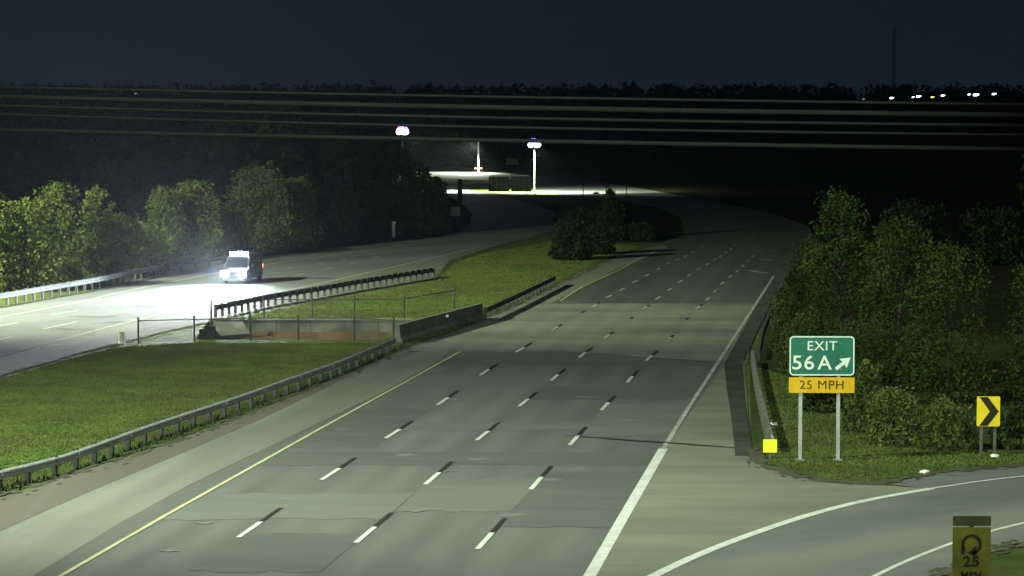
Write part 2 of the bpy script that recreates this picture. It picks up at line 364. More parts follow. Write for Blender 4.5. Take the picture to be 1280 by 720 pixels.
for i, (x, y, a, b) in enumerate(scuffs):
    sheet('pale_scuff', blob(x, y, a, b), .034+.0004*i, M['streak'], main)
stripe('expansion_joint', jag(g(662, 380), g(958, 379), 12, .1), .18, .046, M['streak'], main)
stripe('expansion_joint', jag(g(700, 439.5), g(934, 456.5), 12, .2), .14, .046, M['asphalt'], main)
M['tone_a'] = noisy('darker_asphalt_band', (.070, .076, .067), (.092, .098, .087), .6, .8, stretch=(.2, 1, 1), rot=HEAD)
M['tone_b'] = noisy('paler_asphalt_band', (.100, .106, .094), (.122, .129, .114), .6, .8, stretch=(.2, 1, 1), rot=HEAD)
def lane_x(k, y):                              # pixel x of the k-th lane boundary (0 = yellow line) at image row y
    ends = [((82, 718), (575, 440.5)), ((298, 673), (651, 437)), ((444.9, 679.8), (730, 442)), ((596.9, 687.8), (813, 446)), ((730, 722), (905, 446))][k]
    (xa, ya), (xb, yb_2) = ends
    return xa+(xb-xa)*(1/(y-120)-1/(ya-120))/(1/(yb_2-120)-1/(ya-120)) if False else xa+(xb-xa)*(y-ya)/(yb_2-ya)
for i, (k0, k1, y0, y1, m) in enumerate([(0, 4, 441, 458, 'tone_a'), (0, 2, 470, 484, 'tone_b'), (2, 4, 484, 500, 'tone_a'), (0, 1, 512, 560, 'tone_a'), (1, 3, 528, 538, 'tone_b'), (3, 4, 505, 545, 'tone_b'),
                                         (0, 4, 566, 582, 'tone_a'), (2, 3, 600, 640, 'tone_b'), (0, 2, 618, 650, 'tone_b'), (3, 4, 590, 660, 'tone_a'), (1, 2, 668, 716, 'tone_a')]):
    def edge(ka, kb, y):
        a, b = lane_x(ka, y), lane_x(kb, y); return [(a+(b-a)*t/8+random.uniform(-1, 1), y+random.uniform(-.7, .7)*(1+(y-440)/160)) for t in range(9)]
    sheet('pavement_band', gl(edge(k0, k1, y0)+edge(k0, k1, y1)[::-1]), .0240+.0007*i, M[m], main)
# ramp markings
stripe('gore_line', smooth_line(gl([(700, 786), (820, 720), (900, 684), (1000, 648.5), (1080, 627.5), (1164, 612)])), .34, ZM, M['paint'], ramp)
stripe('ramp_edge_line', smooth_line(gl([(1165, 611.8), (1220, 603.5), (1280, 596.5), (1400, 585)])), .16, ZM, M['paint'], ramp)
stripe('ramp_edge_line', smooth_line(gl([(1000, 772), (1097, 720), (1140, 700), (1190, 680.5), (1237, 666), (1280, 655), (1400, 628)])), .17, ZM, M['paint'], ramp)

# ------------------------------------------------------------------ left carriageway
lnear = P((-500, 640), (-200, 545), (0, 471), (24, 463), (67, 452), (98, 442), (153, 429), (210, 414), (262, 403), (290, 396), (350, 382), (440, 366), (545, 349), (562, 327), (590, 317), (625, 307), (660, 299), (690, 289), (702, 278), (697, 268), (670, 257), (620, 244), (570, 234), (530, 226), (380, 219))
lfar = P((-500, 470), (-200, 421), (0, 385), (44, 376.5), (111, 364.5), (200, 345), (275, 331), (340, 320), (415, 311.5), (490, 303), (550, 297), (575, 290), (588, 280), (590, 268), (578, 255), (556, 242), (530, 232), (380, 224))
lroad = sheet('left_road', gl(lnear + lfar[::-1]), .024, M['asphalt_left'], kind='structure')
sheet('median_shoulder', gl([(-300, 560), (0, 448), (95, 420), (190, 396), (275, 377), (350, 366), (440, 346), (520, 327), (600, 307), (640, 298), (655, 300), (625, 306.8), (590, 316.6), (562, 326.6), (545, 348.6), (440, 365.6), (350, 381.6), (290, 395.6), (262, 402.6), (210, 413.6), (153, 428.6), (98, 441.6), (67, 451.6), (24, 462.6), (0, 470.6), (-300, 580)]), .030, M['shoulder'], lroad)
stripe('left_edge_line', smooth_line(gl([(-200, 503), (0, 446.5), (48, 433), (96, 420), (142, 408), (173, 400), (222, 389), (264, 380), (330, 369), (400, 355), (470, 339), (540, 323), (600, 309)])), .16, ZM, M['paint'], lroad)
stripe('left_edge_line', smooth_line(gl([(-200, 432), (0, 397), (95, 379), (150, 366), (205, 355), (280, 340), (340, 330), (415, 319.5), (490, 309), (560, 301)])), .20, ZM, M['paint'], lroad)
for a, b in (((-30, 432), (14, 422)), ((54, 412), (96, 403)), ((152, 391.5), (168, 387.5)), ((211, 378.5), (223, 375.5)),
             ((-10, 410), (22, 404)), ((64, 394), (98, 389)), ((140, 380), (165, 375.5)), ((207, 366.5), (219, 364)),
             ((340, 352.5), (352, 350.5)), ((368, 345), (380, 343)), ((405, 337), (416, 335)), ((438, 330), (447, 328.6)),
             ((358, 336), (368, 334.5)), ((395, 330), (404, 328.6)), ((425, 325), (434, 323.8)), ((467, 322.6), (476, 321.2))):
    stripe('lane_dash', gl([a, b]), .20, ZM, M['paint'], lroad)
for i, (x, y, a, b) in enumerate([(212, 383, 110, 4), (150, 403, 80, 3), (90, 412, 60, 3), (230, 397, 60, 3), (120, 396, 60, 2), (400, 348, 60, 2)]):
    sheet('dark_patch', blob(x, y, a, b), .034+.0004*i, M['asphalt'], lroad)

# ------------------------------------------------------------------ guardrails
WB = [(0, .40), (.05, .43), (.08, .47), (.05, .52), (0, .56), (.05, .60), (.08, .65), (.05, .69), (0, .72), (-.012, .72), (.035, .69), (.062, .65), (.035, .60), (-.015, .56), (.035, .52), (.062, .47), (.035, .43), (-.012, .40)]
def guardrail(pts, step, side, label, m_rail, m_post, scale=1.0, reflect=False, depthface=1):
    base = pts[0].copy()
    t = thing('guardrail', base, label, 'guardrail', 'guardrails beside the carriageways')
    line = [p-base for p in resample(pts, 2.0)] + [pts[-1]-base]
    bm = bmesh.new(); sweep(bm, line, [((a+.10)*side, u*scale) for a, u in WB]); obj('rail', bm, m_rail, t)
    pm = None; posts = resample(pts, step)
    for i, p in enumerate(posts):
        d = (posts[min(i+1, len(posts)-1)]-posts[max(i-1, 0)]).normalized(); ang = math.atan2(d.y, d.x)
        if pm is None:
            bm = bmesh.new(); box(bm, (0, -.02*side, .37*scale), (.15, .16, .78*scale)); box(bm, (0, -.13*side*1.0+.07*side, .56*scale), (.12, .10, .30*scale))
            o = obj('post', bm, m_post, t); pm = o.data
        else: o = link('post', pm, None, t)
        o.location = p-base; o.rotation_euler = (0, 0, ang)
        if reflect and i % 3 == 1:
            bm = bmesh.new(); box(bm, (0, 0, 0), (.10, .04, .13)); r = obj('reflector', bm, M['sign_white'], t)
            r.location = p-base+Vector((.14*side*math.sin(ang), -.14*side*math.cos(ang), .60)); r.rotation_euler = (0, 0, ang)
    return t
main_gr = smooth_line(gl([(-140, 655), (0, 613), (79, 592), (187, 552), (281, 520), (360, 491), (420, 469), (462, 451), (492, 438)]))
guardrail(main_gr, 1.9, 1, 'long grey guardrail running along the median side of the near carriageway', M['galv'], M['rust'], reflect=True)
guardrail(smooth_line(gl([(606, 399), (640, 383), (668, 369), (692, 357)])), 1.9, 1, 'short dark guardrail continuing past the concrete barrier toward the bush', M['rust'], M['rust'])
guardrail(smooth_line(gl([(270, 397), (330, 384), (390, 373.5), (450, 362.5), (500, 354), (543, 347)])), 1.27, -1, 'dark guardrail with close posts at the grassy edge of the left carriageway', M['rust'], M['rust'], 1.1)
guardrail(smooth_line(gl([(-160, 412), (-40, 390), (0, 383), (55, 373), (111, 363), (160, 352.5), (203, 343.5)])), 1.6, 1, 'brightly lit guardrail under the trees at the left edge of the photo', M['pole'], M['rust'], 1.25)
guardrail(smooth_line(gl([(209, 342), (240, 336), (275, 330), (340, 319.5)])), 3.8, 1, 'thin dim guardrail directly behind the vehicle with glaring headlights', M['pole'], M['rust'], .9)
guardrail(smooth_line(gl([(940, 456), (943, 480), (949, 510), (956, 542), (962, 568)])), 1.9, -1, 'grey guardrail on the right shoulder ending at the small yellow marker', M['galv'], M['post'], 1.0)
guardrail(smooth_line(gl([(947, 452), (953, 425), (963, 400), (978, 365)])), 1.9, 1, 'dark guardrail half hidden in the shrubs beside the right shoulder', M['rust'], M['rust'], .9)

# concrete barrier beside the pit
bb = [g(497, 428), g(512, 423), g(556, 411), g(602, 398)]
t = thing('concrete_barrier', bb[0], 'low grey concrete barrier over the culvert between two guardrails', 'barrier')
segs = resample(bb, 6.0) + [bb[-1]]
for i, (a, b) in enumerate(zip(segs, segs[1:])):
    if (b-a).length < .6: continue
    d = (b-a).normalized()
    bm = bmesh.new(); sweep(bm, [a-bb[0]+d*.012, b-bb[0]-d*.012], [(-.28, -.4), (.28, -.4), (.28, .08), (.16, .32), (.10, .92), (-.10, .92), (-.16, .32), (-.28, .08)])
    obj('barrier_section', bm, M['barrier'], t)
bm = bmesh.new(); sweep(bm, [p-bb[0] for p in bb], [(-.115, .925), (.115, .925), (.115, .985), (-.115, .985)]); obj('coping', bm, M['shoulder'], t)
for px, py in ((513, 405.5), (533, 403), (559, 395)):
    p = at(px, py, g(px, 416).y-.4) - bb[0]
    bm = bmesh.new(); box(bm, p, (.16, .06, .14) if px > 520 else (.34, .10, .14)); obj('reflector', bm, M['sign_white'], t)

# culvert head wall
t = thing('head_wall', E_, 'pale stained concrete head wall across the far side of the red clay pit', 'wall')
n = 6; pts = [E_.lerp(C_, i/n) for i in range(n+1)]
for a, b in zip(pts, pts[1:]):
    c = (a+b)/2-E_; l = (b-a).length
    bm = bmesh.new(); box(bm, (c.x, c.y-.15, -.42), (l-.03, .30, .90), math.atan2((b-a).y, (b-a).x)); obj('wall_panel', bm, M['concrete'], t)
c = (pts[0]+pts[-1])/2-E_
bm = bmesh.new(); box(bm, (c.x, c.y-.12, .065), ((C_-E_).length+.1, .42, .07)); obj('coping', bm, M['concrete'], t)
# wing wall with dark stepped block at the pit's left
p0 = g(246, 425)
t = thing('wing_wall', p0, 'sloped wing wall with dark stepped block at the left end of the pit', 'wall')
bm = bmesh.new(); box(bm, (.55, .55, .10), (.9, .5, 1.0)); box(bm, (.80, .5, .66), (.42, .4, .22)); obj('pier', bm, M['darkmetal'], t)
bm = bmesh.new()
a = g(264, 401.5)-p0; b = g(304, 401.5)-p0
vs = [bm.verts.new(c) for c in ((a.x, a.y-.4, .01), (b.x, b.y-.4, .01), (b.x+.5, b.y-.9, -.7), (a.x, a.y-5.5, -.55), (a.x, a.y-5.5, -.8), (b.x+.5, b.y-.9, -.9))]
bm.faces.new((vs[0], vs[1], vs[2], vs[3])); bm.faces.new((vs[3], vs[2], vs[5], vs[4])); obj('sloped_face', bm, M['barrier'], t)

# ------------------------------------------------------------------ chain link fences
def fence(pts, posts_px, h, label, name='chain_link_fence', m=M['rust'], cell=.16, thick=.006, rail=.03):
    base = pts[0].copy(); t = thing(name, base, label, 'fence', 'chain link fences around the culvert pit')
    for p in posts_px:
        bm = bmesh.new(); q = p-base; tube(bm, q, q+Vector((0, 0, h+.15)), .05, .05, 8); box(bm, q+Vector((0, 0, h+.17)), (.11, .11, .05)); obj('post', bm, m, t)
    bm = bmesh.new(); path_tube(bm, [p-base+Vector((0, 0, h)) for p in pts], rail, 6); obj('top_rail', bm, m, t)
    vs, fs = [], []
    for a, b in zip(pts, pts[1:]):
        Lh = (b-a).length; n = int(Lh/cell); d = (b-a)/Lh
        for s in (1, -1):
            for k in range(-int(h/cell), n+1):
                x0, z0, x1, z1 = k*cell, 0.05, k*cell+h, h
                if x0 < 0: z0 += -x0; x0 = 0
                if x1 > Lh: z1 -= x1-Lh; x1 = Lh
                if z1-z0 < .02: continue
                if s < 0: x0, x1 = Lh-x0, Lh-x1
                p = a-base+d*x0+Vector((0, 0, z0)); q = a-base+d*x1+Vector((0, 0, z1))
                i = len(vs); o_ = Vector((0, 0, thick))
                vs += [p-o_, q-o_, q+o_, p+o_]; fs.append((i, i+1, i+2, i+3))
    me = bpy.data.meshes.new('wire_mesh'); me.from_pydata(vs, [], fs); o = link('wire_mesh', me, M['rust'], t); tag(o, kind='stuff')
    return t
yb = 399
fp = [(330, yb), (390, yb), (443, yb), (505, yb-1), (568, 386)]
fence([g(264, 402), g(330, yb), g(390, yb), g(443, yb), g(505, yb-1), g(568, 386)], [g(264, 402)]+[g(*p) for p in fp], 1.25, 'rear chain link fence standing in bright green grass behind the head wall')
yn = 425.5
np_ = [(173, 429), (243, 427), (313, yn), (373, yn), (443, yn)]
fence([g(*p) for p in np_]+[g(492, 428)], [g(*p) for p in np_]+[g(492, 428)], 1.28, 'front chain link fence along the near edge of the red clay pit')
t = tag(thing('gate_post', g(264, 408), 'tall dark post standing alone at the start of the dark guardrail', 'post'))
bm = bmesh.new(); tube(bm, (0, 0, 0), (0, 0, 1.85), .055, .05, 8); obj('shaft', bm, M['rust'], t)
bm = bmesh.new(); tube(bm, (0, 0, 1.85), (0, 0, 1.9), .07, .03, 8); obj('cap', bm, M['rust'], t)

# ------------------------------------------------------------------ text and signs
def text_mesh(body, size, name, m, parent, loc, rot=(math.pi/2, 0, 0), sx=1.0, bold=.0, extrude=.004):
    cu = bpy.data.curves.new('lettering', 'FONT'); cu.body = body; cu.size = size; cu.align_x = 'CENTER'; cu.align_y = 'CENTER'
    cu.offset = bold; cu.extrude = extrude; cu.resolution_u = 4; cu.space_character = 1.08
    o = bpy.data.objects.new('lettering', cu); C.objects.link(o)
    bpy.context.view_layer.update()
    me = bpy.data.meshes.new_from_object(o.evaluated_get(bpy.context.evaluated_depsgraph_get()))
    bpy.data.objects.remove(o); bpy.data.curves.remove(cu)
    q = link(name, me, m, parent); q.location = loc; q.rotation_euler = rot; q.scale = (sx, 1, 1)
    return q
def rrect(w_, h_, r, n=6):
    pts = []
    for cx, cz, a0 in ((w_/2-r, h_/2-r, 0), (-w_/2+r, h_/2-r, 90), (-w_/2+r, -h_/2+r, 180), (w_/2-r, -h_/2+r, 270)):
        for k in range(n+1):
            a = math.radians(a0+90*k/n); pts.append((cx+r*math.cos(a), cz+r*math.sin(a)))
    return pts
def plate(name, outline, y, th, m, parent, zc=0, xc=0):
    bm = bmesh.new(); vs = [bm.verts.new((xc+x, y, zc+z)) for x, z in outline]; f = bm.faces.new(vs)
    r = bmesh.ops.extrude_face_region(bm, geom=[f]); bmesh.ops.translate(bm, vec=(0, th, 0), verts=[e for e in r['geom'] if isinstance(e, bmesh.types.BMVert)])
    return obj(name, bm, m, parent)
def ringplate(name, w_, h_, r, bw, y, th, m, parent, zc, xc=0):
    a = rrect(w_, h_, r); b = rrect(w_-2*bw, h_-2*bw, max(r-bw, .01)); bm = bmesh.new(); n = len(a)
    V = [[bm.verts.new((xc+x, yy, zc+z)) for x, z in c] for c in (a, b) for yy in (y, y+th)]
    af, ab, bf, bb_ = V
    for i in range(n):
        j = (i+1) % n
        bm.faces.new((af[i], af[j], bf[j], bf[i])); bm.faces.new((ab[i], bb_[i], bb_[j], ab[j]))
        bm.faces.new((af[i], ab[i], ab[j], af[j])); bm.faces.new((bf[i], bf[j], bb_[j], bb_[i]))
    return obj(name, bm, m, parent)
# exit sign
e0 = g(1024, 576); s = F/e0.y/1.0
t = thing('exit_sign', e0, 'green EXIT 56A sign with slanted arrow above a yellow 25 MPH plaque', 'sign', rz=-.03)
ec = (1026.5-1024)/33.3
for px, dz in ((1000.5, 0), (1047.5, 0)):
    bm = bmesh.new(); x = (px-1024)/33.3
    box(bm, (x, .10, 2.2), (.13, .012, 4.8)); box(bm, (x, .16, 2.2), (.012, .11, 4.8)); box(bm, (x, .22, 2.2), (.13, .012, 4.8)); obj('post', bm, M['pole'], t)
    bm = bmesh.new(); box(bm, (x, .15, .0), (.34, .34, .10), bev=.02); obj('footing', bm, M['concrete'], t)
PW, PH = 2.44, 1.50; zc = 3.94
plate('panel', rrect(PW, PH, .16), .02, .03, M['sign_green'], t, zc, ec)
ringplate('border', PW-.03, PH-.03, .15, .045, .012, .008, M['sign_white'], t, zc, ec)
text_mesh('EXIT', .50, 'exit_lettering', M['sign_white'], t, (ec+.0, .014, zc+.36), sx=1.05, bold=.001)
text_mesh('56', .74, 'number_lettering', M['sign_white'], t, (ec-.70, .014, zc-.28), sx=1.12, bold=.007)
text_mesh('A', .74, 'letter', M['sign_white'], t, (ec+.10, .014, zc-.28), sx=1.05, bold=.007)
def arrow(scale):
    pts = [(-.36, -.055), (.02, -.055), (-.08, -.20), (.02, -.20), (.30, 0), (.02, .20), (-.08, .20), (.02, .055), (-.36, .055)]
    pts = [(-.34, -.06), (.0, -.06), (-.02, -.21), (.33, 0), (-.02, .21), (.0, .06), (-.34, .06)]
    a = math.radians(38); return [(scale*(x*math.cos(a)-z*math.sin(a)), scale*(x*math.sin(a)+z*math.cos(a))) for x, z in pts]
plate('arrow', arrow(1.05), .012, .008, M['sign_white'], t, zc-.27, ec+.80)
z2 = 2.84
plate('speed_plaque', rrect(PW, .58, .04), .02, .03, M['sign_yellow'], t, z2, ec)
text_mesh('25 MPH', .46, 'speed_lettering', M['legend'], t, (ec, .014, z2), sx=1.05, bold=-.002)
bm = bmesh.new()
for x in (-.81, .81):
    for zz in (4.4, 3.94, 3.45, 2.96, 2.72): tube(bm, (ec+x*.88, .018, zz), (ec+x*.88, .004, zz), .022, .018, 8)
tag(obj('bolt_heads', bm, M['galv'], t), kind='stuff')
for zz in (4.4, 3.5, 2.84):
    bm = bmesh.new(); box(bm, (ec, .07, zz), (2.2, .04, .06)); obj('stiffener', bm, M['pole'], t)
# chevron sign
c0 = g(1235, 570)
t = thing('chevron_sign', c0, 'yellow sign with black chevron pointing right on two weathered posts', 'sign', rz=.02)
for x in (-.25, .27):
    bm = bmesh.new(); box(bm, (x, .10, .95), (.10, .10, 2.1)); obj('post', bm, M['post'], t)
plate('panel', rrect(.88, 1.14, .05), .01, .03, M['chev_yellow'], t, 1.70)
cv = [(-.34, .55), (-.02, .55), (.40, .0), (-.02, -.55), (-.34, -.55), (.06, 0)]
plate('chevron', cv, .002, .008, M['legend'], t, 1.70, -.01)
# yellow end marker
m0 = g(962.5, 574)
t = thing('end_marker', m0, 'small bright yellow square marker at the near end of the right guardrail', 'marker')
plate('panel', rrect(.52, .50, .03), 0, .02, M['marker'], t, .50)
bm = bmesh.new(); box(bm, (0, .07, .38), (.10, .08, .76)); obj('post', bm, M['post'], t)
# advisory sign at the bottom right
Ys = 62.0; a0 = at(1213, 817, Ys); a0.z = 0
t = thing('ramp_speed_sign', a0, 'yellow sign, shade painted into its colour, with a looping arrow above the number 25', 'sign')
k = F/Ys/1.0
plate('panel', rrect(.92, 1.50, .05), 0, .02, M['shaded_yellow'], t, 3.24-.26-.76)
plate('top_plaque', rrect(.92, .24, .03), 0, .02, M['shaded_plaque'], t, 3.24-.12)
bm = bmesh.new(); box(bm, (0, .07, 1.6), (.10, .10, 3.2)); obj('post', bm, M['post'], t)
zc = 3.24-(684-648)/k
bm = bmesh.new(); n = 22; r0, r1 = .175, .25; vv = []
for i in range(n+1):
    a = math.radians(205-290*i/n)
    vv.append((bm.verts.new((r0*math.cos(a), -.006, r0*math.sin(a))), bm.verts.new((r1*math.cos(a), -.006, r1*math.sin(a)))))
for (a, b), (c, d) in zip(vv, vv[1:]): bm.faces.new((a, b, d, c))
bm.faces.new([bm.verts.new(c) for c in ((-.245, -.006, -.06), (-.155, -.006, -.06), (-.155, -.006, -.24), (-.245, -.006, -.24))])
bm.faces.new([bm.verts.new(c) for c in ((-.09, -.006, -.20), (.12, -.006, -.03), (.12, -.006, -.30))])
o = obj('loop_arrow', bm, M['legend2'], t); o.location = (0, 0, zc)
text_mesh('25', .34, 'speed_number', M['legend2'], t, (0, -.006, 3.24-(706-648)/k), sx=1.15, bold=.010)
text_mesh('MPH', .22, 'unit_lettering', M['legend2'], t, (0, -.006, 3.24-(723-648)/k), sx=1.1, bold=.005)

# ------------------------------------------------------------------ vehicles
def extrude_profile(bm, prof, w0, w1=None, taper_z=None):   # prof in (y,z); symmetric in x
    n = len(prof); A_, B_ = [], []
    for y, z in prof:
        hw = w0/2 if (taper_z is None or z < taper_z) else w1/2
        A_.append(bm.verts.new((-hw, y, z))); B_.append(bm.verts.new((hw, y, z)))
    for i in range(n):
        j = (i+1) % n; bm.faces.new((A_[i], A_[j], B_[j], B_[i]))
    bm.faces.new(A_[::-1]); bm.faces.new(B_)
def wheel(t, x, y, r=.36, wd=.24):
    bm = bmesh.new(); tube(bm, (x-wd/2, y, r), (x+wd/2, y, r), r, r, 24); w_ = obj('wheel', bm, M['rubber'], t)
    bm = bmesh.new(); s_ = 1 if x > 0 else -1; tube(bm, (x+s_*(wd/2-.02), y, r), (x+s_*(wd/2+.01), y, r), r*.62, r*.5, 16); obj('rim', bm, M['pole'], w_)
VL = g(303, 353); vrz = math.atan2(-7.4, -47) + math.pi/2    # faces along local -Y
t = thing('van', VL, 'approaching van on the left carriageway with glaring blue white headlights', 'van', rz=-math.atan2(7.4, 47))
bm = bmesh.new()
extrude_profile(bm, [(-2.6, .35), (-2.62, .95), (-2.3, 1.12), (-1.75, 1.25), (-1.05, 2.08), (-.7, 2.22), (2.5, 2.25), (2.65, 2.1), (2.7, .4)], 2.0, 1.72, 1.3)
bmesh.ops.bevel(bm, geom=bm.edges[:], offset=.05, segments=2, affect='EDGES'); obj('body', bm, M['vanpaint'], t)
bm = bmesh.new(); vs = [bm.verts.new(c) for c in ((-.80, -1.79, 1.32), (.80, -1.79, 1.32), (.74, -1.11, 2.06), (-.74, -1.11, 2.06))]; bm.faces.new(vs); obj('windscreen', bm, M['glass'], t)
for sx in (-1, 1):
    for y0, y1 in ((-1.1, -.1), (.05, 1.1), (1.25, 2.3)):
        bm = bmesh.new(); box(bm, (sx*.905, (y0+y1)/2, 1.68), (.03, y1-y0, .55), bev=.01); obj('side_window', bm, M['glass'], t)
    bm = bmesh.new(); box(bm, (sx*1.1, -1.15, 1.35), (.22, .12, .28), bev=.03); obj('mirror', bm, M['darkpaint'], t)
    bm = bmesh.new(); box(bm, (sx*.70, -2.63, .84), (.56, .10, .36), bev=.04); obj('headlight', bm, HEADL, t)
    bm = bmesh.new(); tube(bm, (sx*.70, -2.68, .48), (sx*.70, -2.6, .48), .14, .13, 16); obj('added_glare_fog_light', bm, HEADL, t)  # added lamp that spreads the headlight glare
    for y in (-1.7, 1.75): wheel(t, sx*.88, y)
    bm = bmesh.new(); box(bm, (sx*.86, 2.71, 1.1), (.14, .04, .4)); obj('tail_light', bm, TAIL, t)
bm = bmesh.new(); box(bm, (0, -2.66, .42), (1.9, .16, .26), bev=.04); obj('bumper', bm, M['darkpaint'], t)
bar = bmesh.new(); box(bar, (0, -.85, 2.26), (1.5, .16, .08)); bar = obj('added_glare_bar', bar, M['darkpaint'], t)  # roof lamp row added to fill out the headlight glare
for k in range(5):
    bm = bmesh.new(); box(bm, (-.6+.3*k, -.95, 2.34), (.24, .10, .17), bev=.02); obj('added_glare_lamp', bm, HEADL, bar)
bm = bmesh.new()
for k in range(4): box(bm, (0, -2.64, .66+k*.07), (1.05, .05, .03))
obj('grille', bm, M['darkpaint'], t)
R_ = Matrix.Rotation(-math.atan2(7.4, 47), 4, 'Z')
for sx in (-1, 1):
    p = VL + (R_ @ Vector((sx*.74, -2.75, .82))); q = VL + (R_ @ Vector((sx*1.2-1, -30, -.6)))
    spot('headlight_beam', p, q, 60000, 60, .9, (.86, .95, 1.0), .06)
    q = VL + (R_ @ Vector((sx*.9-.6, -9, -.8)))
    spot('low_beam', p, q, 17000, 124, 1.0, (.86, .95, 1.0), .06)
    spot('main_beam', p, VL + (R_ @ Vector((sx*.9+1, -60, -.6))), 110000, 44, 1.0, (.78, .86, 1.0), .06)

def sedan(loc, rz, label, tail):
    t = thing('car', loc, label, 'car', rz=rz)
    bm = bmesh.new(); extrude_profile(bm, [(-2.2, .3), (-2.2, .78), (-1.1, .92), (-.4, 1.42), (.9, 1.44), (1.6, 1.0), (2.25, .95), (2.25, .3)], 1.8, 1.4, 1.2)
    bmesh.ops.bevel(bm, geom=bm.edges[:], offset=.04, segments=1, affect='EDGES'); obj('body', bm, M['darkpaint'], t)
    bm = bmesh.new(); vs = [bm.verts.new(c) for c in ((-.66, .99, 1.41), (.66, .99, 1.41), (.74, 1.58, 1.05), (-.74, 1.58, 1.05))]; bm.faces.new(vs); obj('rear_window', bm, M['glass'], t)
    for sx in (-1, 1):
        for y in (-1.35, 1.35): wheel(t, sx*.80, y, .32, .2)
        bm = bmesh.new(); box(bm, (sx*.66, 2.27, .78), (.42, .05, .26)); obj('tail_light', bm, tail, t)
    return t
cl = g(598, 214.3)
sedan(cl, math.pi, 'tiny far car on the distant road with two red tail lights', TAIL)
spot('tail_beam', cl+Vector((0, -2.6, .8)), cl+Vector((2, -14, 0)), 250, 120, 1, (1, .12, .06), .2)

# ------------------------------------------------------------------ street lamps
def street_lamp(loc, h, label, n=5, rad=.62, top=.028):
    t = thing('street_lamp', loc, label, 'street lamp', 'street lamps over the distant roads')
    bm = bmesh.new(); tube(bm, (0, 0, 0), (0, 0, h), .11, .08, 12); obj('pole', bm, M['post'], t)
    bm = bmesh.new(); box(bm, (0, 0, .15), (.55, .55, .3), bev=.04); obj('base', bm, M['concrete'], t)
    bm = bmesh.new(); tube(bm, (0, 0, h), (0, 0, h+.12), .30, .22, 12)
    for k in range(n):
        a = 2*math.pi*k/n+.3; tube(bm, (0, 0, h+.05), (rad*math.cos(a), rad*math.sin(a), h+.05), .04, .04, 6)
    obj('bracket', bm, M['pole'], t)
    for k in range(n):  # enlarged globes and violet glowing cones added to imitate lamp glare
        a = 2*math.pi*k/n+.3; c = (rad*math.cos(a), rad*math.sin(a), h+.02)
        bm = bmesh.new(); bmesh.ops.create_icosphere(bm, subdivisions=2, radius=.52, matrix=Matrix.Translation((c[0], c[1], h+.10+.22*(k % 2))) @ Matrix.Diagonal((1, 1, .85, 1))); lum = obj('luminaire', bm, LAMPL, t)
        bm = bmesh.new(); tube(bm, (c[0]*1.25, c[1]*1.25, h+.42+.22*(k % 2)), (c[0]*1.1, c[1]*1.1, h+1.0+.22*(k % 2)), .42, .12, 12); obj('violet_glare_cone', bm, LAMPV, lum)
    return t
def Lp(px, ytop, Y):
    p = at(px, ytop, Y); return Vector((p.x, p.y, 0)), p.z
lp, h = Lp(503, 166, 452); street_lamp(lp, h, 'street lamp with blazing violet white head rising behind the dark trees')
spot('street_light', lp+Vector((.8, -2.4, h-.4)), lp+Vector((10, -5, 0)), 170000, 84, .5, (.90, 1, .80), .3)
rp, h2 = Lp(668, 182, 440); street_lamp(rp, h2, 'street lamp with blazing head standing in the lit green grass')
spot('street_light', rp+Vector((.6, -2.4, h2-.4)), rp+Vector((2.2, .4, 0)), 150000, 124, .25, (.93, 1, .80), .3)
up, h3 = Lp(598, 177, 600)
t = thing('street_lamp', up, 'slender pale lamp pole above the far car, its head unlit', 'street lamp', 'street lamps over the distant roads')
bm = bmesh.new(); tube(bm, (0, 0, 0), (0, 0, h3), .20, .15, 10); obj('pole', bm, M['white_plastic'], t)
bm = bmesh.new(); box(bm, (-.3, 0, h3+.06), (1.0, .35, .14), bev=.03); obj('luminaire', bm, M['pole'], t)
spot('street_light', up+Vector((-.6, -2.6, h3-.1)), up+Vector((-5, -6, 0)), 110000, 146, .6, (.93, 1, .80), .3)

# unseen masts added to carry the near floodlights (outside the frame)
def mast(loc, label):
    b = Vector((loc[0], loc[1], 0)); h = loc[2]
    t = thing('added_light_mast', b, label, 'light mast', 'unseen lighting masts added beside the interchange')
    bm = bmesh.new(); tube(bm, (0, 0, 0), (0, 0, h+.6), .32, .14, 14); obj('pole', bm, M['pole'], t)
    bm = bmesh.new(); box(bm, (0, 0, .2), (1.1, 1.1, .4), bev=.05); obj('base', bm, M['concrete'], t)
    for k in range(4):
        a = math.pi/4+math.pi/2*k; bm = bmesh.new(); c = Vector((.9*math.cos(a), .9*math.sin(a), h+.45))
        tube(bm, (0, 0, h+.5), c, .05, .05, 6); tube(bm, c-Vector((0, 0, .1)), c+Vector((0, 0, .25)), .30, .14, 12); obj('luminaire', bm, M['pole'], t)
mast(MAST_A, 'added unseen camera side lighting mast near the viewpoint'); mast(MAST_B, 'added unseen lighting mast left of the grassy median'); mast(MAST_C, 'added unseen lighting mast left of the far left trees'); mast(MAST_D, 'added unseen lighting mast beyond the lower right corner of the photo')

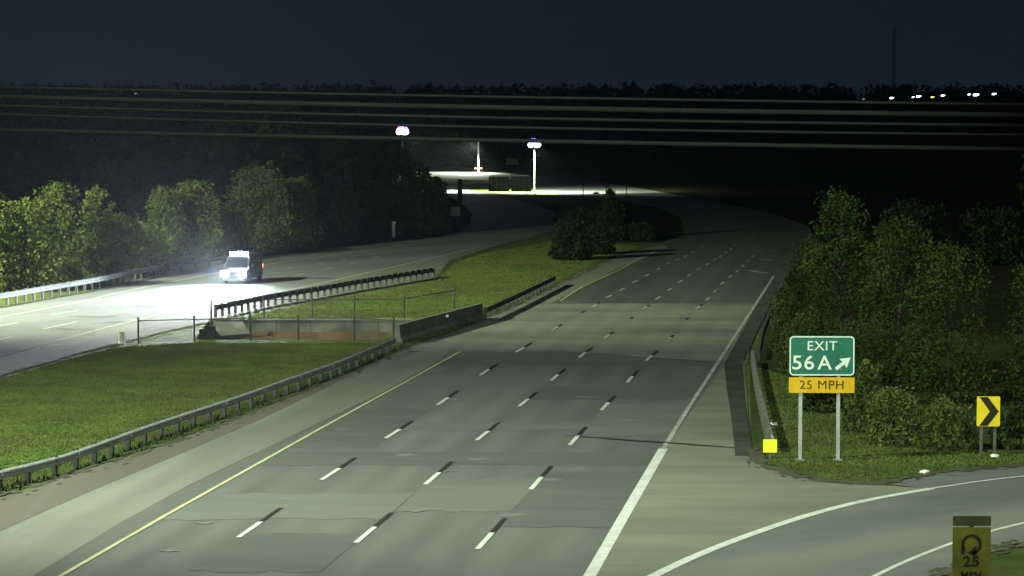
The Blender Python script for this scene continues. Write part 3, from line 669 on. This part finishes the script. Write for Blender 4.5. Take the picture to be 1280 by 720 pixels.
# ------------------------------------------------------------------ gantry, far signs, posts
Yg = 300.0; sg = F/Yg
def pz(py): return at(640, py, Yg).z
def pxx(px): return (px-640)/F*Yg
gx = pxx(575)
t = thing('overhead_sign_gantry', Vector((gx, Yg, 0)), 'dark overhead gantry with thick pillar and two black sign backs', 'gantry')
bm = bmesh.new(); tube(bm, (0, 0, 0), (0, 0, pz(224)), .30, .27, 16); obj('pillar', bm, M['darkmetal'], t)
bm = bmesh.new()
for zz in (pz(225.5), pz(232)): tube(bm, (0, 0, zz), (pxx(664)-gx, 0, zz), .045, .045, 6)
for i in range(10):
    xa = (pxx(664)-gx)*i/10; xb = (pxx(664)-gx)*(i+1)/10; z0, z1 = (pz(225.5), pz(232)) if i % 2 else (pz(232), pz(225.5)); tube(bm, (xa, 0, z0), (xb, 0, z1), .03, .03, 5)
obj('truss', bm, M['darkmetal'], t)
for xa, xb in ((611, 636.5), (639, 664)):
    cx = (pxx(xa)+pxx(xb))/2-gx; wd = pxx(xb)-pxx(xa); zt, zb = pz(220.5), pz(239.5)
    bm = bmesh.new(); box(bm, (cx, -.12, (zt+zb)/2), (wd, .06, zt-zb)); pnl = obj('sign_panel', bm, M['darkmetal'], t)
    bm = bmesh.new()
    for k in range(4): box(bm, (cx+wd*(-.36+.24*k), -.17, (zt+zb)/2), (.06, .05, zt-zb-.05))
    obj('stiffener', bm, M['aluminium'], pnl)
    bm = bmesh.new(); box(bm, (cx, .1, zt+.10), (wd*.8, .25, .10), bev=.02); obj('lamp_housing', bm, M['dimpanel'], t)
def board(px0, py0, px1, py1, Y, label, m, posts=2, name='roadside_sign'):
    a = at(px0, py0, Y); b = at(px1, py1, Y); cx = (a.x+b.x)/2
    t = thing(name, Vector((cx, Y, 0)), label, 'sign'); w_ = b.x-a.x
    plate('panel', rrect(w_, a.z-b.z, .08), 0, .04, m, t, (a.z+b.z)/2)
    for x in ((-w_*.3, w_*.3) if posts == 2 else (0,)):
        bm = bmesh.new(); tube(bm, (x, .1, 0), (x, .1, a.z-.1), .07, .07, 8); obj('post', bm, M['aluminium'], t)
board(632, 198, 648, 206, 520, 'faint pale sign high above the gantry, far down the road', M['dimpanel'], 1)
board(558, 259, 575, 270, 292, 'dim grey rectangular sign beside the gantry pillar', M['dimpanel'])
# small white things
p = g(152, 429.5); t = thing('utility_marker', p, 'short white flared marker at the pavement edge beside the fence', 'marker')
bm = bmesh.new(); tube(bm, (0, 0, .10), (0, 0, .68), .165, .155, 14); obj('tube', bm, M['white_plastic'], t)
bm = bmesh.new(); tube(bm, (0, 0, 0), (0, 0, .12), .24, .17, 14); obj('foot', bm, M['white_plastic'], t)
p = g(492, 299); t = thing('marker_post', p, 'upright white post under the black trees beyond the left carriageway', 'post')
bm = bmesh.new(); box(bm, (0, 0, .95), (.34, .10, 1.5), bev=.04); obj('panel', bm, M['white_plastic'], t)
bm = bmesh.new(); box(bm, (0, 0, .12), (.16, .12, .3)); obj('stem', bm, M['post'], t)
bm = bmesh.new(); box(bm, (0, 0, 1.77), (.42, .12, .16)); obj('cap', bm, M['white_plastic'], t)
for (px, yt, yb_, lab) in ((729, 229, 251, 'thin dark pole before the lit road, nearest the lamp'), (758, 231, 254, 'thin dark pole rising just above the pointed dark shrub'), (783, 232, 255, 'thin dark pole right of the pointed dark shrub')):
    p = g(px, yb_); z = at(px, yt, p.y).z
    t = thing('thin_pole', p, lab, 'pole', 'thin poles in front of the lit road')
    bm = bmesh.new(); tube(bm, (0, 0, 0), (0, 0, z), .07, .06, 8); obj('shaft', bm, M['darkmetal'], t)
    bm = bmesh.new(); tube(bm, (0, 0, z), (0, 0, z+.08), .10, .05, 8); obj('cap', bm, M['darkmetal'], t)
p = g(745, 242.5); bm = bmesh.new()
bmesh.ops.create_icosphere(bm, subdivisions=2, radius=.5)
for vv_ in bm.verts: vv_.co = Vector((vv_.co.x*1.1, vv_.co.y*.8, max(vv_.co.z, -.2)*.5+.1))*random.uniform(.85, 1.1)
o = obj('dark_road_lump', bm, M['rubber']); o.location = p; tag(o, 'small dark lump lying on the brightly lit distant road', 'dark_object')  # low dark lump on the far road
for (px, py, lab, nm) in ((1134-10+0, 0, '', ''),): pass
for px, py, sz, lab in ((1243.5, 572, .16, 'white scrap of litter beside the chevron sign posts'), (1155, 592, .17, 'white scrap of litter lying on the verge near the ramp'), (966.5, 532, .18, 'white scrap of litter behind the right guardrail')):
    p = g(px, py); bm = bmesh.new(); bmesh.ops.create_icosphere(bm, subdivisions=2, radius=sz)
    for q in bm.verts: q.co = Vector((q.co.x*1.2, q.co.y, q.co.z*.55+.05))*random.uniform(.75, 1.15)
    o = obj('litter', bm, M['white_plastic']); o.location = p; tag(o, lab, 'litter')

# ------------------------------------------------------------------ overhead cables close to the camera
YC = 40.0
cab = [([(-60, 107), (160, 112.5), (640, 121), (1340, 131)], .016, 'uppermost thin overhead cable just at the tree line'),
       ([(-60, 119), (160, 124), (640, 134.5), (1340, 144)], .030, 'thick pale second overhead cable from the top'),
       ([(-60, 130), (160, 136), (640, 147.5), (1340, 157)], .018, 'thin middle overhead cable, third from the top'),
       ([(-60, 141), (160, 147), (640, 159.5), (1340, 168.5)], .016, 'thin fourth overhead cable from the top'),
       ([(-60, 161), (160, 165), (400, 171), (640, 176), (1340, 187)], .026, 'lowest overhead cable passing beside the lamp heads')]
for pts, r, lab in cab:
    W_ = [at(x, y, YC) for x, y in pts]
    d0 = (W_[0]-W_[1]); d1 = (W_[-1]-W_[-2])
    xa, xb = W_[0].x, W_[-1].x; cf = np.polyfit([p.x for p in W_], [p.z for p in W_], 2 if len(W_) > 2 else 1)
    W_ = [Vector((x, YC, float(np.polyval(cf, x)))) for x in np.linspace(-26, 26, 90)]
    bm = bmesh.new(); path_tube(bm, W_, r*1.35, 8)
    tag(obj('overhead_cable', bm, M['cable']), lab, 'cable', 'cables strung across the view')

# ------------------------------------------------------------------ foliage
def leaf_mesh(cent, rad, counts, size, flat=1.0, name='crown', zmin=.05, shell=.45):
    """many small leaf-clump quads in ellipsoids"""
    Q = []
    for (c, r, n_) in zip(cent, rad, counts):
        u = rng.normal(size=(n_, 3)); u /= np.linalg.norm(u, axis=1)[:, None]
        rr = (shell+(1-shell)*rng.random(n_))**.6
        p = np.array(c)+u*rr[:, None]*np.array(r)*(1+.16*rng.normal(size=(n_, 1)))
        Q.append(p)
    p = np.concatenate(Q); p = p[p[:, 2] > zmin]; n_ = len(p)
    a = rng.normal(size=(n_, 3)); a /= np.linalg.norm(a, axis=1)[:, None]
    b = np.cross(a, rng.normal(size=(n_, 3))); b /= np.linalg.norm(b, axis=1)[:, None]
    s_ = size*(.35+1.25*rng.random((n_, 1))**1.6)
    V_ = np.stack([p-a*s_*.6, p-b*s_*.30+a*s_*.05, p+a*s_*.6, p+b*s_*.30], 1).reshape(-1, 3)
    me = bpy.data.meshes.new(name)
    me.vertices.add(4*n_); me.vertices.foreach_set('co', V_.astype(np.float32).ravel())
    me.loops.add(4*n_); me.loops.foreach_set('vertex_index', np.arange(4*n_, dtype=np.int32))
    me.polygons.add(n_); me.polygons.foreach_set('loop_start', np.arange(0, 4*n_, 4, dtype=np.int32))
    try: me.polygons.foreach_set('loop_total', np.full(n_, 4, dtype=np.int32))
    except Exception: pass
    me.update(calc_edges=True); me.validate()
    return me
def tree(px, ytop, base_y, wpx, m, label, group, cat='tree', name='tree', size=.24, dens=1.0, low=.03, lean=0, cone=False, Yd=None):
    b = g(px, base_y) if Yd is None else Vector(((px-640)/F*Yd, Yd, 0))
    h = at(px, ytop, b.y).z; R = wpx/2/F*b.y
    t = thing(name, b, label, cat, group, rz=0)
    bm = bmesh.new(); k = max(.05, h*.012)
    tr = [Vector((0, 0, -.1)), Vector((random.uniform(-.1, .1), 0, h*.3)), Vector((random.uniform(-.25, .25), random.uniform(-.2, .2), h*.62)), Vector((0, 0, h*.92))]
    path_tube(bm, tr, [k*1.35, k, k*.65, k*.15], 8)
    for i in range(7):
        z = h*random.uniform(.18, .7); a = random.uniform(0, 6.28); r = R*random.uniform(.4, .8)
        path_tube(bm, [Vector((0, 0, z)), Vector((r*.5*math.cos(a), r*.5*math.sin(a), z+h*.07)), Vector((r*math.cos(a), r*math.sin(a), z+h*.17))], [k*.5, k*.3, k*.1], 5)
    obj('trunk' if name != 'bush' else 'stem', bm, M['bark'], t)
    cs, rs, ns = [], [], []
    nb = int(24+h*2.0)
    for i in range(nb):
        zf = low+(1-low)*((i+.5)/nb)**.9; a = i*2.4+random.uniform(-.5, .5)
        env = (1.1*math.sqrt(max(.08, 1-(max(0, zf-.38)/.66)**2)) if not cone else (1.05-zf)) * R*random.uniform(.85, 1.12)
        rr = R*random.uniform(.22, .44)*(1-.15*zf if not cone else 1.1-zf)
        d = max(0, env-rr)*random.uniform(.65, 1.0)
        z = max(rr*.35, min(h-rr*.85, h*zf))
        cs.append((d*math.cos(a), d*math.sin(a)*.9, z)); rs.append((rr, rr, rr*random.uniform(.75, 1.05)))
        ns.append(int(dens*1.5*4*(rr/size)**2)+40)
    cs.append((0, 0, h*.45)); rs.append((R*.6, R*.6, h*.38)); ns.append(int(dens*9*(R*.6/size)**2)+100)
    for k_ in range(6):
        a = k_*1.05; cs.append((R*.62*math.cos(a), R*.55*math.sin(a), h*.16)); rs.append((R*.36, R*.34, h*.16)); ns.append(int(dens*7*(R*.36/size)**2)+60)
    for i in range(5):                       # stray sprigs break the outline
        a = random.uniform(0, 6.28); zf = random.uniform(.35, 1); cs.append((R*.8*(1-zf*.6)*math.cos(a), R*.6*math.sin(a), h*zf-.2)); rs.append((R*.14, R*.14, R*.26)); ns.append(30)
    cs.append((0, 0, h-R*.2)); rs.append((R*.22, R*.22, R*.28)); ns.append(int(70*dens))
    me = leaf_mesh(cs, rs, ns, size, name='crown' if name != 'bush' else 'foliage'); link(me.name.split('.')[0], me, m, t)
    return t
GL = 'trees behind the far left guardrail'
tree(-30, 235, 365, 156, M['leaf_yellow'], 'yellow green tree cut off by the left edge of the photo', GL)
tree(30, 249, 363, 124, M['leaf_yellow'], 'broad bright yellow green tree, second from the left edge', GL)
tree(72, 228, 353, 85, M['leaf_yellow'], 'tall green tree with narrow pointed top at the far left', GL)
tree(122, 234, 347, 57, M['leaf_yellow'], 'narrow yellowish tree standing above a round lower tree', GL)
tree(152, 266, 344, 106, M['leaf_mid'], 'low round dull green tree between two taller trees', GL)
tree(190, 280, 337, 67, M['leaf_mid'], 'small dim bushy tree nearest the end of the bright guardrail', GL)
tree(204, 234, 330, 59, M['leaf_mid'], 'slim mid green tree left of the rounded full tree', GL)
tree(242, 226, 327, 91, M['leaf_mid'], 'rounded full green tree halfway between the left edge and the van', GL)
tree(282, 262, 322, 78, M['leaf_cool'], 'lower cool green tree directly above the glaring van', GL)
tree(322, 208, 314, 98, M['leaf_cool'], 'tallest cool green tree behind the van', GL)
tree(366, 222, 309, 80, M['leaf_cool'], 'last lit tree of the left row, against the black woods', GL)
GD = 'black trees beyond the left carriageway'
for px, yt, wpx, lab in ((545, 222, 34, 'low black tree nearest the gantry pillar, against the lit road'), (524, 204, 34, 'black tree with rounded top left of the lit road'),
                         (498, 183, 46, 'tall black tree directly under the violet lamp head'), (462, 178, 56, 'black tree behind the white upright post'),
                         (425, 172, 60, 'black tree right beside the last lit tree')):
    tree(px, yt, 293, wpx*1.15, M['leaf_unlit'], lab, GD, dens=1.6, size=.4)
GM = 'dark shrubs in the median'
tree(712, 275, 325, 56, M['leaf_unlit'], 'dark rounded bush in the bright grass, left half of the median clump', GM, 'bush', 'bush', .3, 1.6)
tree(748, 282, 318, 46, M['leaf_unlit'], 'smaller dark bush on the right of the median clump, by the road', GM, 'bush', 'bush', .3, 1.6)
tree(763, 238, 300, 54, M['leaf_unlit'], 'pointed dark shrub against the lit distant road', GM, 'bush', 'bush', .34, 2.0, cone=True)
tree(728, 262, 298, 60, M['leaf_unlit'], 'black shrub behind the two median bushes', GM, 'bush', 'bush', .34, 1.6)
tree(800, 280, 300, 40, M['leaf_unlit'], 'black low shrub right of the pointed shrub beside the road', GM, 'bush', 'bush', .34, 1.6)
GR = 'trees and shrubs on the right bank'
tree(1050, 238, 480, 124, M['leaf_dark'], 'tallest dark green tree above the green exit sign', GR, size=.14, dens=.9)
tree(1122, 274, 488, 140, M['leaf_dark'], 'wide dark tree in the middle of the right hand bank', GR, size=.14, dens=.9)
tree(1184, 304, 506, 130, M['leaf_dark'], 'dark tree sloping down toward the chevron sign', GR, size=.14, dens=.9)
tree(1010, 300, 440, 84, M['leaf_dark'], 'narrow dark tree overhanging the right road edge', GR, size=.14, dens=.9)
tree(1280, 330, 505, 76, M['leaf_dark'], 'dim tree at the right edge above the chevron sign', GR, size=.14, dens=.9)
tree(1140, 252, 330, 110, M['leaf_unlit'], 'black tall tree looming behind the right bank', GR, size=.3, dens=1.1)
tree(1245, 262, 330, 110, M['leaf_unlit'], 'black tree filling the gap at the upper right', GR, size=.3, dens=1.1)
tree(1000, 395, 470, 56, M['leaf_bush'], 'pale leafed shrub just left of and behind the exit sign', GR, 'bush', 'bush', .13, 1.0)
tree(975, 362, 440, 34, M['leaf_bush'], 'small shrub leaning over the dark guardrail', GR, 'bush', 'bush', .13, 1.0)
tree(1082, 452, 540, 70, M['leaf_bush'], 'pale weedy shrub immediately right of the exit sign', GR, 'bush', 'bush', .13, .9)
tree(1118, 486, 556, 92, M['leaf_bush'], 'wide low green shrub between exit sign and chevron sign', GR, 'bush', 'bush', .13, .9)
tree(1180, 500, 562, 86, M['leaf_bush'], 'low green shrub just left of the chevron posts', GR, 'bush', 'bush', .13, .9)
tree(1268, 505, 560, 60, M['leaf_dark'], 'dark shrub behind the chevron posts at the right edge', GR, 'bush', 'bush', .22, 1.0)
tree(1030, 450, 515, 60, M['leaf_dark'], 'dark low shrub hidden behind the exit sign posts', GR, 'bush', 'bush', .22, .9)

# leaf litter painted extra dark for the shade under woods and on slopes
M['shade_floor'] = noisy('shade_dark_litter', (.012, .014, .007), (.026, .026, .014), .5, 1.0, detail=10, c3=(.034, .030, .018), scale2=.12, amt2=.5, bump=.6, bscale=3, spec=.0)
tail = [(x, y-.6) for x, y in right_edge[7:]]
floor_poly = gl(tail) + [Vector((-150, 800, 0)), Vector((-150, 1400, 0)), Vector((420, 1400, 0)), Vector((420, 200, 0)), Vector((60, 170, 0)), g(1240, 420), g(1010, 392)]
sheet('shaded_woods_floor', floor_poly, .013, M['shade_floor'], kind='structure')
sheet('shaded_woods_floor', gl([(x, y-.8) for x, y in lfar[7:17]]) + [Vector((-60, 440, 0)), Vector((-260, 440, 0)), Vector((-260, 215, 0))], .013, M['shade_floor'], kind='structure')
sheet('shaded_slope_floor', gl([(704, 278), (700, 268), (676, 257), (700, 253.5), (740, 251), (780, 252), (822, 259.5), (850, 272), (856, 292), (828, 303), (780, 303), (720, 300), (702, 290)]), .011, M['shade_floor'], kind='structure')

# woods that read as one black mass
def woods(label_name, spots, m, size):
    cs, rs, ns = [], [], []
    for x, y, h, r in spots:
        for j in range(4):
            z = h*(.2+.25*j); rr = r*(1-.17*j)
            cs.append((x+random.uniform(-.3, .3)*r, y+random.uniform(-.3, .3)*r, min(z, h-rr*.7))); rs.append((rr, rr, rr*.95)); ns.append(int(1.7*(rr/size)**2*3)+30)
    me = leaf_mesh(cs, rs, ns, size, name=label_name, shell=.7); o = link(label_name, me, m); tag(o, kind='stuff'); return o
sp = []
for i in range(170):
    Y = random.uniform(255, 420); e = -(640-390)/F*Y if Y < 330 else -(640-470)/F*Y
    x = e-random.uniform(0, 75)
    sp.append((x, Y, random.uniform(12, 14.2)+(Y-255)*.008, random.uniform(3, 4.5)))
tag(woods('left_woods', sp, M['leaf_unlit'], 1.0), 'black woods filling the left behind the lit trees', 'woods')
sp = []
for i in range(90):
    Y = random.uniform(225, 370); x = (1150-640)/F*Y+random.uniform(12, 60)
    sp.append((x, Y, random.uniform(9, 12.5), random.uniform(3, 4.5)))
tag(woods('right_woods', sp, M['leaf_unlit'], 1.0), 'black woods behind the right hand bank', 'woods')
sp = []
for i in range(420):
    Y = random.uniform(900, 1150); x = random.uniform(-.30, .30)*Y
    h = CH+(37.0*Y/F)*random.uniform(.90, 1.0)
    if -.32 < x/Y < .32: sp.append((x, Y, h, random.uniform(7, 11)))
tag(woods('distant_woods', sp, M['leaf_unlit'], 1.7), 'distant black tree line under the night sky', 'woods')
sp = []
for i in range(120):
    Y = random.uniform(640, 820); x = random.uniform(-.25, .25)*Y; sp.append((x, Y, random.uniform(12, 17), random.uniform(5, 8)))
tag(woods('middle_woods', sp, M['leaf_unlit'], 2.0), 'black woods beyond the distant lit road', 'woods')

# hill at the far right with lamps on it
bm = bmesh.new(); n = 28
hx, hy = (1205-640)/F*1300, 1300
for i in range(n+1):
    for j in range(n+1):
        u, v_ = i/n*2-1, j/n*2-1; r = min(1, math.hypot(u, v_)); z = 27*(.5+.5*math.cos(math.pi*r))-.5
        bm.verts.new((hx+u*150, hy+v_*180, z))
bm.verts.ensure_lookup_table()
for i in range(n):
    for j in range(n): a = i*(n+1)+j; bm.faces.new((bm.verts[a], bm.verts[a+n+1], bm.verts[a+n+2], bm.verts[a+1]))
tag(obj('distant_hill', bm, M['leaf_unlit'], smooth=True), kind='structure')
far = [(1079, 124, FARD, .7, 'very dim orange lamp left of the far light row'), (1114, 122.5, FARL, .95, 'leftmost white lamp of the far light row'), (1141, 121.5, FARL, .6, 'smaller lamp of the touching pair in the far light row'),
       (1147.5, 120.6, FARL, 1.1, 'bigger lamp of the touching pair in the far light row'), (1165, 121.5, FARY, .9, 'yellow lamp in the middle of the far light row'), (1178, 119.6, FARL, .95, 'white lamp just right of the yellow far lamp'),
       (1211, 118.2, FARL, .7, 'small lamp left of the biggest blue white far lamp'), (1219, 118.6, FARL, 1.35, 'biggest blue white lamp near the right of the far row'), (1242, 117.5, FARL, 1.0, 'rightmost white lamp on the distant hill'),
       (169, 117, FARD, .7, 'single faint lamp on the left of the distant tree line')]
for px, py, m, sz, lab in far:
    Y = 885.0; p = at(px, py, Y)
    t = thing('distant_lamp', Vector((p.x, Y, 0)), lab, 'street lamp', 'distant lamps on the horizon')
    bm = bmesh.new(); tube(bm, (0, 0, 0), (0, 0, p.z), .22, .14, 8); obj('pole', bm, M['darkmetal'], t)
    bm = bmesh.new(); tube(bm, (0, 0, p.z-.25*sz), (0, 0, p.z+.25*sz), .5*sz, .42*sz, 12); box(bm, (.5*sz, 0, p.z+.1), (.8*sz, .5, .25*sz)); obj('luminaire', bm, m, t)
p = at(1117, 128, 1400); z = at(1117, 34, 1400).z
t = thing('radio_mast', Vector((p.x, 1400, 0)), 'faint tall slender mast rising into the night sky at the right', 'mast')
bm = bmesh.new()
for k in range(3):
    a = 2.09*k; tube(bm, (1.1*math.cos(a), 1.1*math.sin(a), 0), (.7*math.cos(a), .7*math.sin(a), z), .16, .12, 5)
for i in range(int(z/2.2)):
    for k in range(3):
        a, b = 2.09*k, 2.09*(k+1); r = 1.1-.4*i*2.2/z; tube(bm, (r*math.cos(a), r*math.sin(a), i*2.2), (r*math.cos(b), r*math.sin(b), i*2.2+2.2), .07, .07, 4, False)
obj('lattice', bm, M['darkmetal'], t)
bm = bmesh.new(); tube(bm, (0, 0, z), (0, 0, z+5), .12, .05, 6); obj('antenna', bm, M['darkmetal'], t)

# ------------------------------------------------------------------ grit and soil spilling over the pavement edges
def fringe(name, pts, n, spread, m, z, big=.32):
    W_ = gl(pts); cum = [0]
    for a, b in zip(W_, W_[1:]): cum.append(cum[-1]+(b-a).length)
    bm = bmesh.new()
    for i in range(n):
        d = random.uniform(0, cum[-1]); k = max(j for j in range(len(W_)-1) if cum[j] <= d)
        p = W_[k].lerp(W_[k+1], (d-cum[k])/(cum[k+1]-cum[k])); q = (W_[k+1]-W_[k]).normalized(); off = random.gauss(0, spread)
        c = p+Vector((q.y, -q.x, 0))*off; r_ = big*random.uniform(.15, 1)**1.5*math.exp(-abs(off)/spread*.5); a0 = math.atan2(q.y, q.x)
        vs = []
        for j in range(7):
            a = 2*math.pi*j/7; e = random.uniform(.6, 1.2); lx, ly = 2.2*r_*e*math.cos(a), .7*r_*e*math.sin(a)
            vs.append(bm.verts.new((c.x+lx*math.cos(a0)-ly*math.sin(a0), c.y+lx*math.sin(a0)+ly*math.cos(a0), z+.00001*i)))
        bm.faces.new(vs)
    for f in bm.faces:
        f.normal_update()
        if f.normal.z < 0: f.normal_flip()
    me = bpy.data.meshes.new(name); bm.to_mesh(me); bm.free(); o = link(name, me, m); tag(o, kind='stuff')
M['dirt'] = noisy('roadside_dirt', (.050, .048, .028), (.085, .078, .046), 2, .95, c3=(.04, .055, .018), scale2=1, amt2=.6)
fringe('shoulder_dirt', [(-40, 640), (0, 623), (94, 592), (187, 563), (312, 517), (440, 466), (502, 438), (590, 405), (695, 357), (780, 317)], 900, .35, M['dirt'], .047)
fringe('verge_dirt', [(938, 563), (955, 582), (990, 594.5), (1040, 603.5), (1095, 606), (1160, 593.5), (1220, 586.5), (1290, 582)], 420, .30, M['dirt'], .047)
fringe('left_road_dirt', [(-40, 480), (0, 471), (24, 463), (67, 452), (98, 442), (153, 429), (210, 414), (262, 403), (350, 382), (545, 349), (562, 327), (625, 307), (690, 290)], 700, .35, M['dirt'], .047)
fringe('ramp_dirt', [(1172, 722), (1232, 693), (1280, 678)], 90, .3, M['dirt'], .047)

# ------------------------------------------------------------------ grass tufts and weeds (uncountable)
def in_poly(x, y, poly):
    c = False; j = len(poly)-1
    for i in range(len(poly)):
        if (poly[i][1] > y) != (poly[j][1] > y) and x < (poly[j][0]-poly[i][0])*(y-poly[i][1])/(poly[j][1]-poly[i][1])+poly[i][0]: c = not c
        j = i
    return c
def tufts(name, px_poly, count, hmin, hmax, m, label):
    poly = [(g(*p).x, g(*p).y) for p in px_poly]; xs = [p[0] for p in poly]; ys = [p[1] for p in poly]
    vs, fs = [], []; k = 0; tries = 0
    while k < count and tries < count*6:
        tries += 1; x, y = random.uniform(min(xs), max(xs)), random.uniform(min(ys), max(ys))
        if not in_poly(x, y, poly): continue
        k += 1; hh = random.uniform(hmin, hmax)*(random.random()*.8+.5)
        for b in range(3):
            a = random.uniform(0, 6.28); w_ = random.uniform(.015, .03)+hh*.10; ox, oy = random.uniform(-.1, .1), random.uniform(-.1, .1)
            i = len(vs); l_ = random.uniform(-.4, .4)*hh; l2 = random.uniform(-.4, .4)*hh
            vs += [(x+ox-w_*math.cos(a), y+oy-w_*math.sin(a), 0), (x+ox+w_*math.cos(a), y+oy+w_*math.sin(a), 0), (x+ox+l_, y+oy+l2, hh)]; fs.append((i, i+1, i+2))
    me = bpy.data.meshes.new(name); me.from_pydata(vs, [], fs); o = link(name, me, m); tag(o, label, 'grass', kind='stuff'); return o
tufts('median_grass', [(-20, 482), (24, 467), (98, 446), (160, 433), (240, 429), (470, 429), (480, 436), (410, 466), (281, 514), (187, 545), (79, 587), (-20, 610)], 42000, .03, .08, M['blade'], 'mown grass of the near median')
tufts('far_median_grass', [(300, 398), (390, 377), (545, 352), (568, 330), (600, 318), (700, 300), (800, 308), (775, 317), (728, 336), (690, 355), (640, 380), (600, 396), (560, 398)], 24000, .03, .08, M['blade'], 'bright grass of the far median')
tufts('verge_grass', [(945, 460), (985, 470), (1060, 520), (1180, 560), (1290, 568), (1290, 579), (1220, 584), (1160, 591), (1110, 604), (1050, 601), (990, 592), (962, 580), (955, 540)], 14000, .03, .09, M['blade'], 'grass verge around the exit sign')
tufts('rail_weeds', [(-20, 614), (79, 593), (187, 553), (281, 521), (409, 474), (500, 434), (600, 399), (692, 357), (694, 357.5), (590, 404), (502, 437), (440, 464), (312, 515), (187, 561), (94, 590), (-20, 626)], 7000, .10, .26, M['verge'] , 'dark weeds under the near guardrail')
sheet('weed_strip', gl([(-300, 740), (0, 600), (79, 580), (187, 542), (281, 511), (409, 466), (490, 432), (600, 397), (692, 355), (695, 357.2), (590, 405.2), (502, 438.2), (440, 466.2), (312, 517.2), (187, 563.2), (94, 592.2), (0, 623.2), (-300, 752)]), .006, M['verge'], kind='structure')
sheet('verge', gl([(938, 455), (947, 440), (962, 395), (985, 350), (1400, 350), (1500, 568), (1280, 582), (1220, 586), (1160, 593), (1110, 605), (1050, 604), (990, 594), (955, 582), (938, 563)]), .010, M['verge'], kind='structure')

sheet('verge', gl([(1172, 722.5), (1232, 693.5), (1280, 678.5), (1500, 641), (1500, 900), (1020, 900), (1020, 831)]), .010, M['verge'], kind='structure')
sp = []
for px, py in [(x, y) for x, y in ((470, 199), (530, 202), (570, 205), (610, 208), (650, 211), (690, 214), (720, 219), (750, 224), (780, 229), (810, 234), (840, 240)  )]:
    for k in range(4):
        q = g(px+random.uniform(-12, 12), py); q.y += (22 if px < 760 else 60)+k*9; q.x += 9*(px > 850)*(k+1)
        sp.append((q.x, q.y, random.uniform(4.5, 8), random.uniform(2.8, 3.8)))
sc_ = []  # added scrub that blocks light and stands for the shaded slope
for k in range(150):
    px, py = random.uniform(706, 768), random.uniform(262, 300)
    if px > 760 and py > 292: continue
    q = g(px, py); sc_.append((q.x, q.y, random.uniform(.7, 1.2), random.uniform(1.0, 1.7)))
tag(woods('added_shade_scrub', sc_, M['leaf_unlit'], .5), 'low black scrub added as shade on the median slope behind the bushes', 'scrub')
tag(woods('roadside_woods', sp, M['leaf_unlit'], 1.0), 'black scrub along the outer edge of the distant curve', 'woods')

# ------------------------------------------------------------------ thin haze added to imitate the glare round the lamps
bm = bmesh.new(); box(bm, (0, 1100, 33), (3400, 2700, 78))
me = bpy.data.meshes.new('haze'); bmesh.ops.recalc_face_normals(bm, faces=bm.faces[:]); bm.to_mesh(me); bm.free()
m = bpy.data.materials.new('glare_haze'); m.use_nodes = True; n = m.node_tree.nodes; n.clear()
o_ = n.new('ShaderNodeOutputMaterial'); pv = n.new('ShaderNodeVolumePrincipled'); pv.inputs['Color'].default_value = (.82, .9, 1, 1)
pv.inputs['Density'].default_value = .000036; pv.inputs['Anisotropy'].default_value = .72
m.node_tree.links.new(pv.outputs[0], o_.inputs['Volume']); hz = link('haze', me, m); tag(hz, kind='stuff')
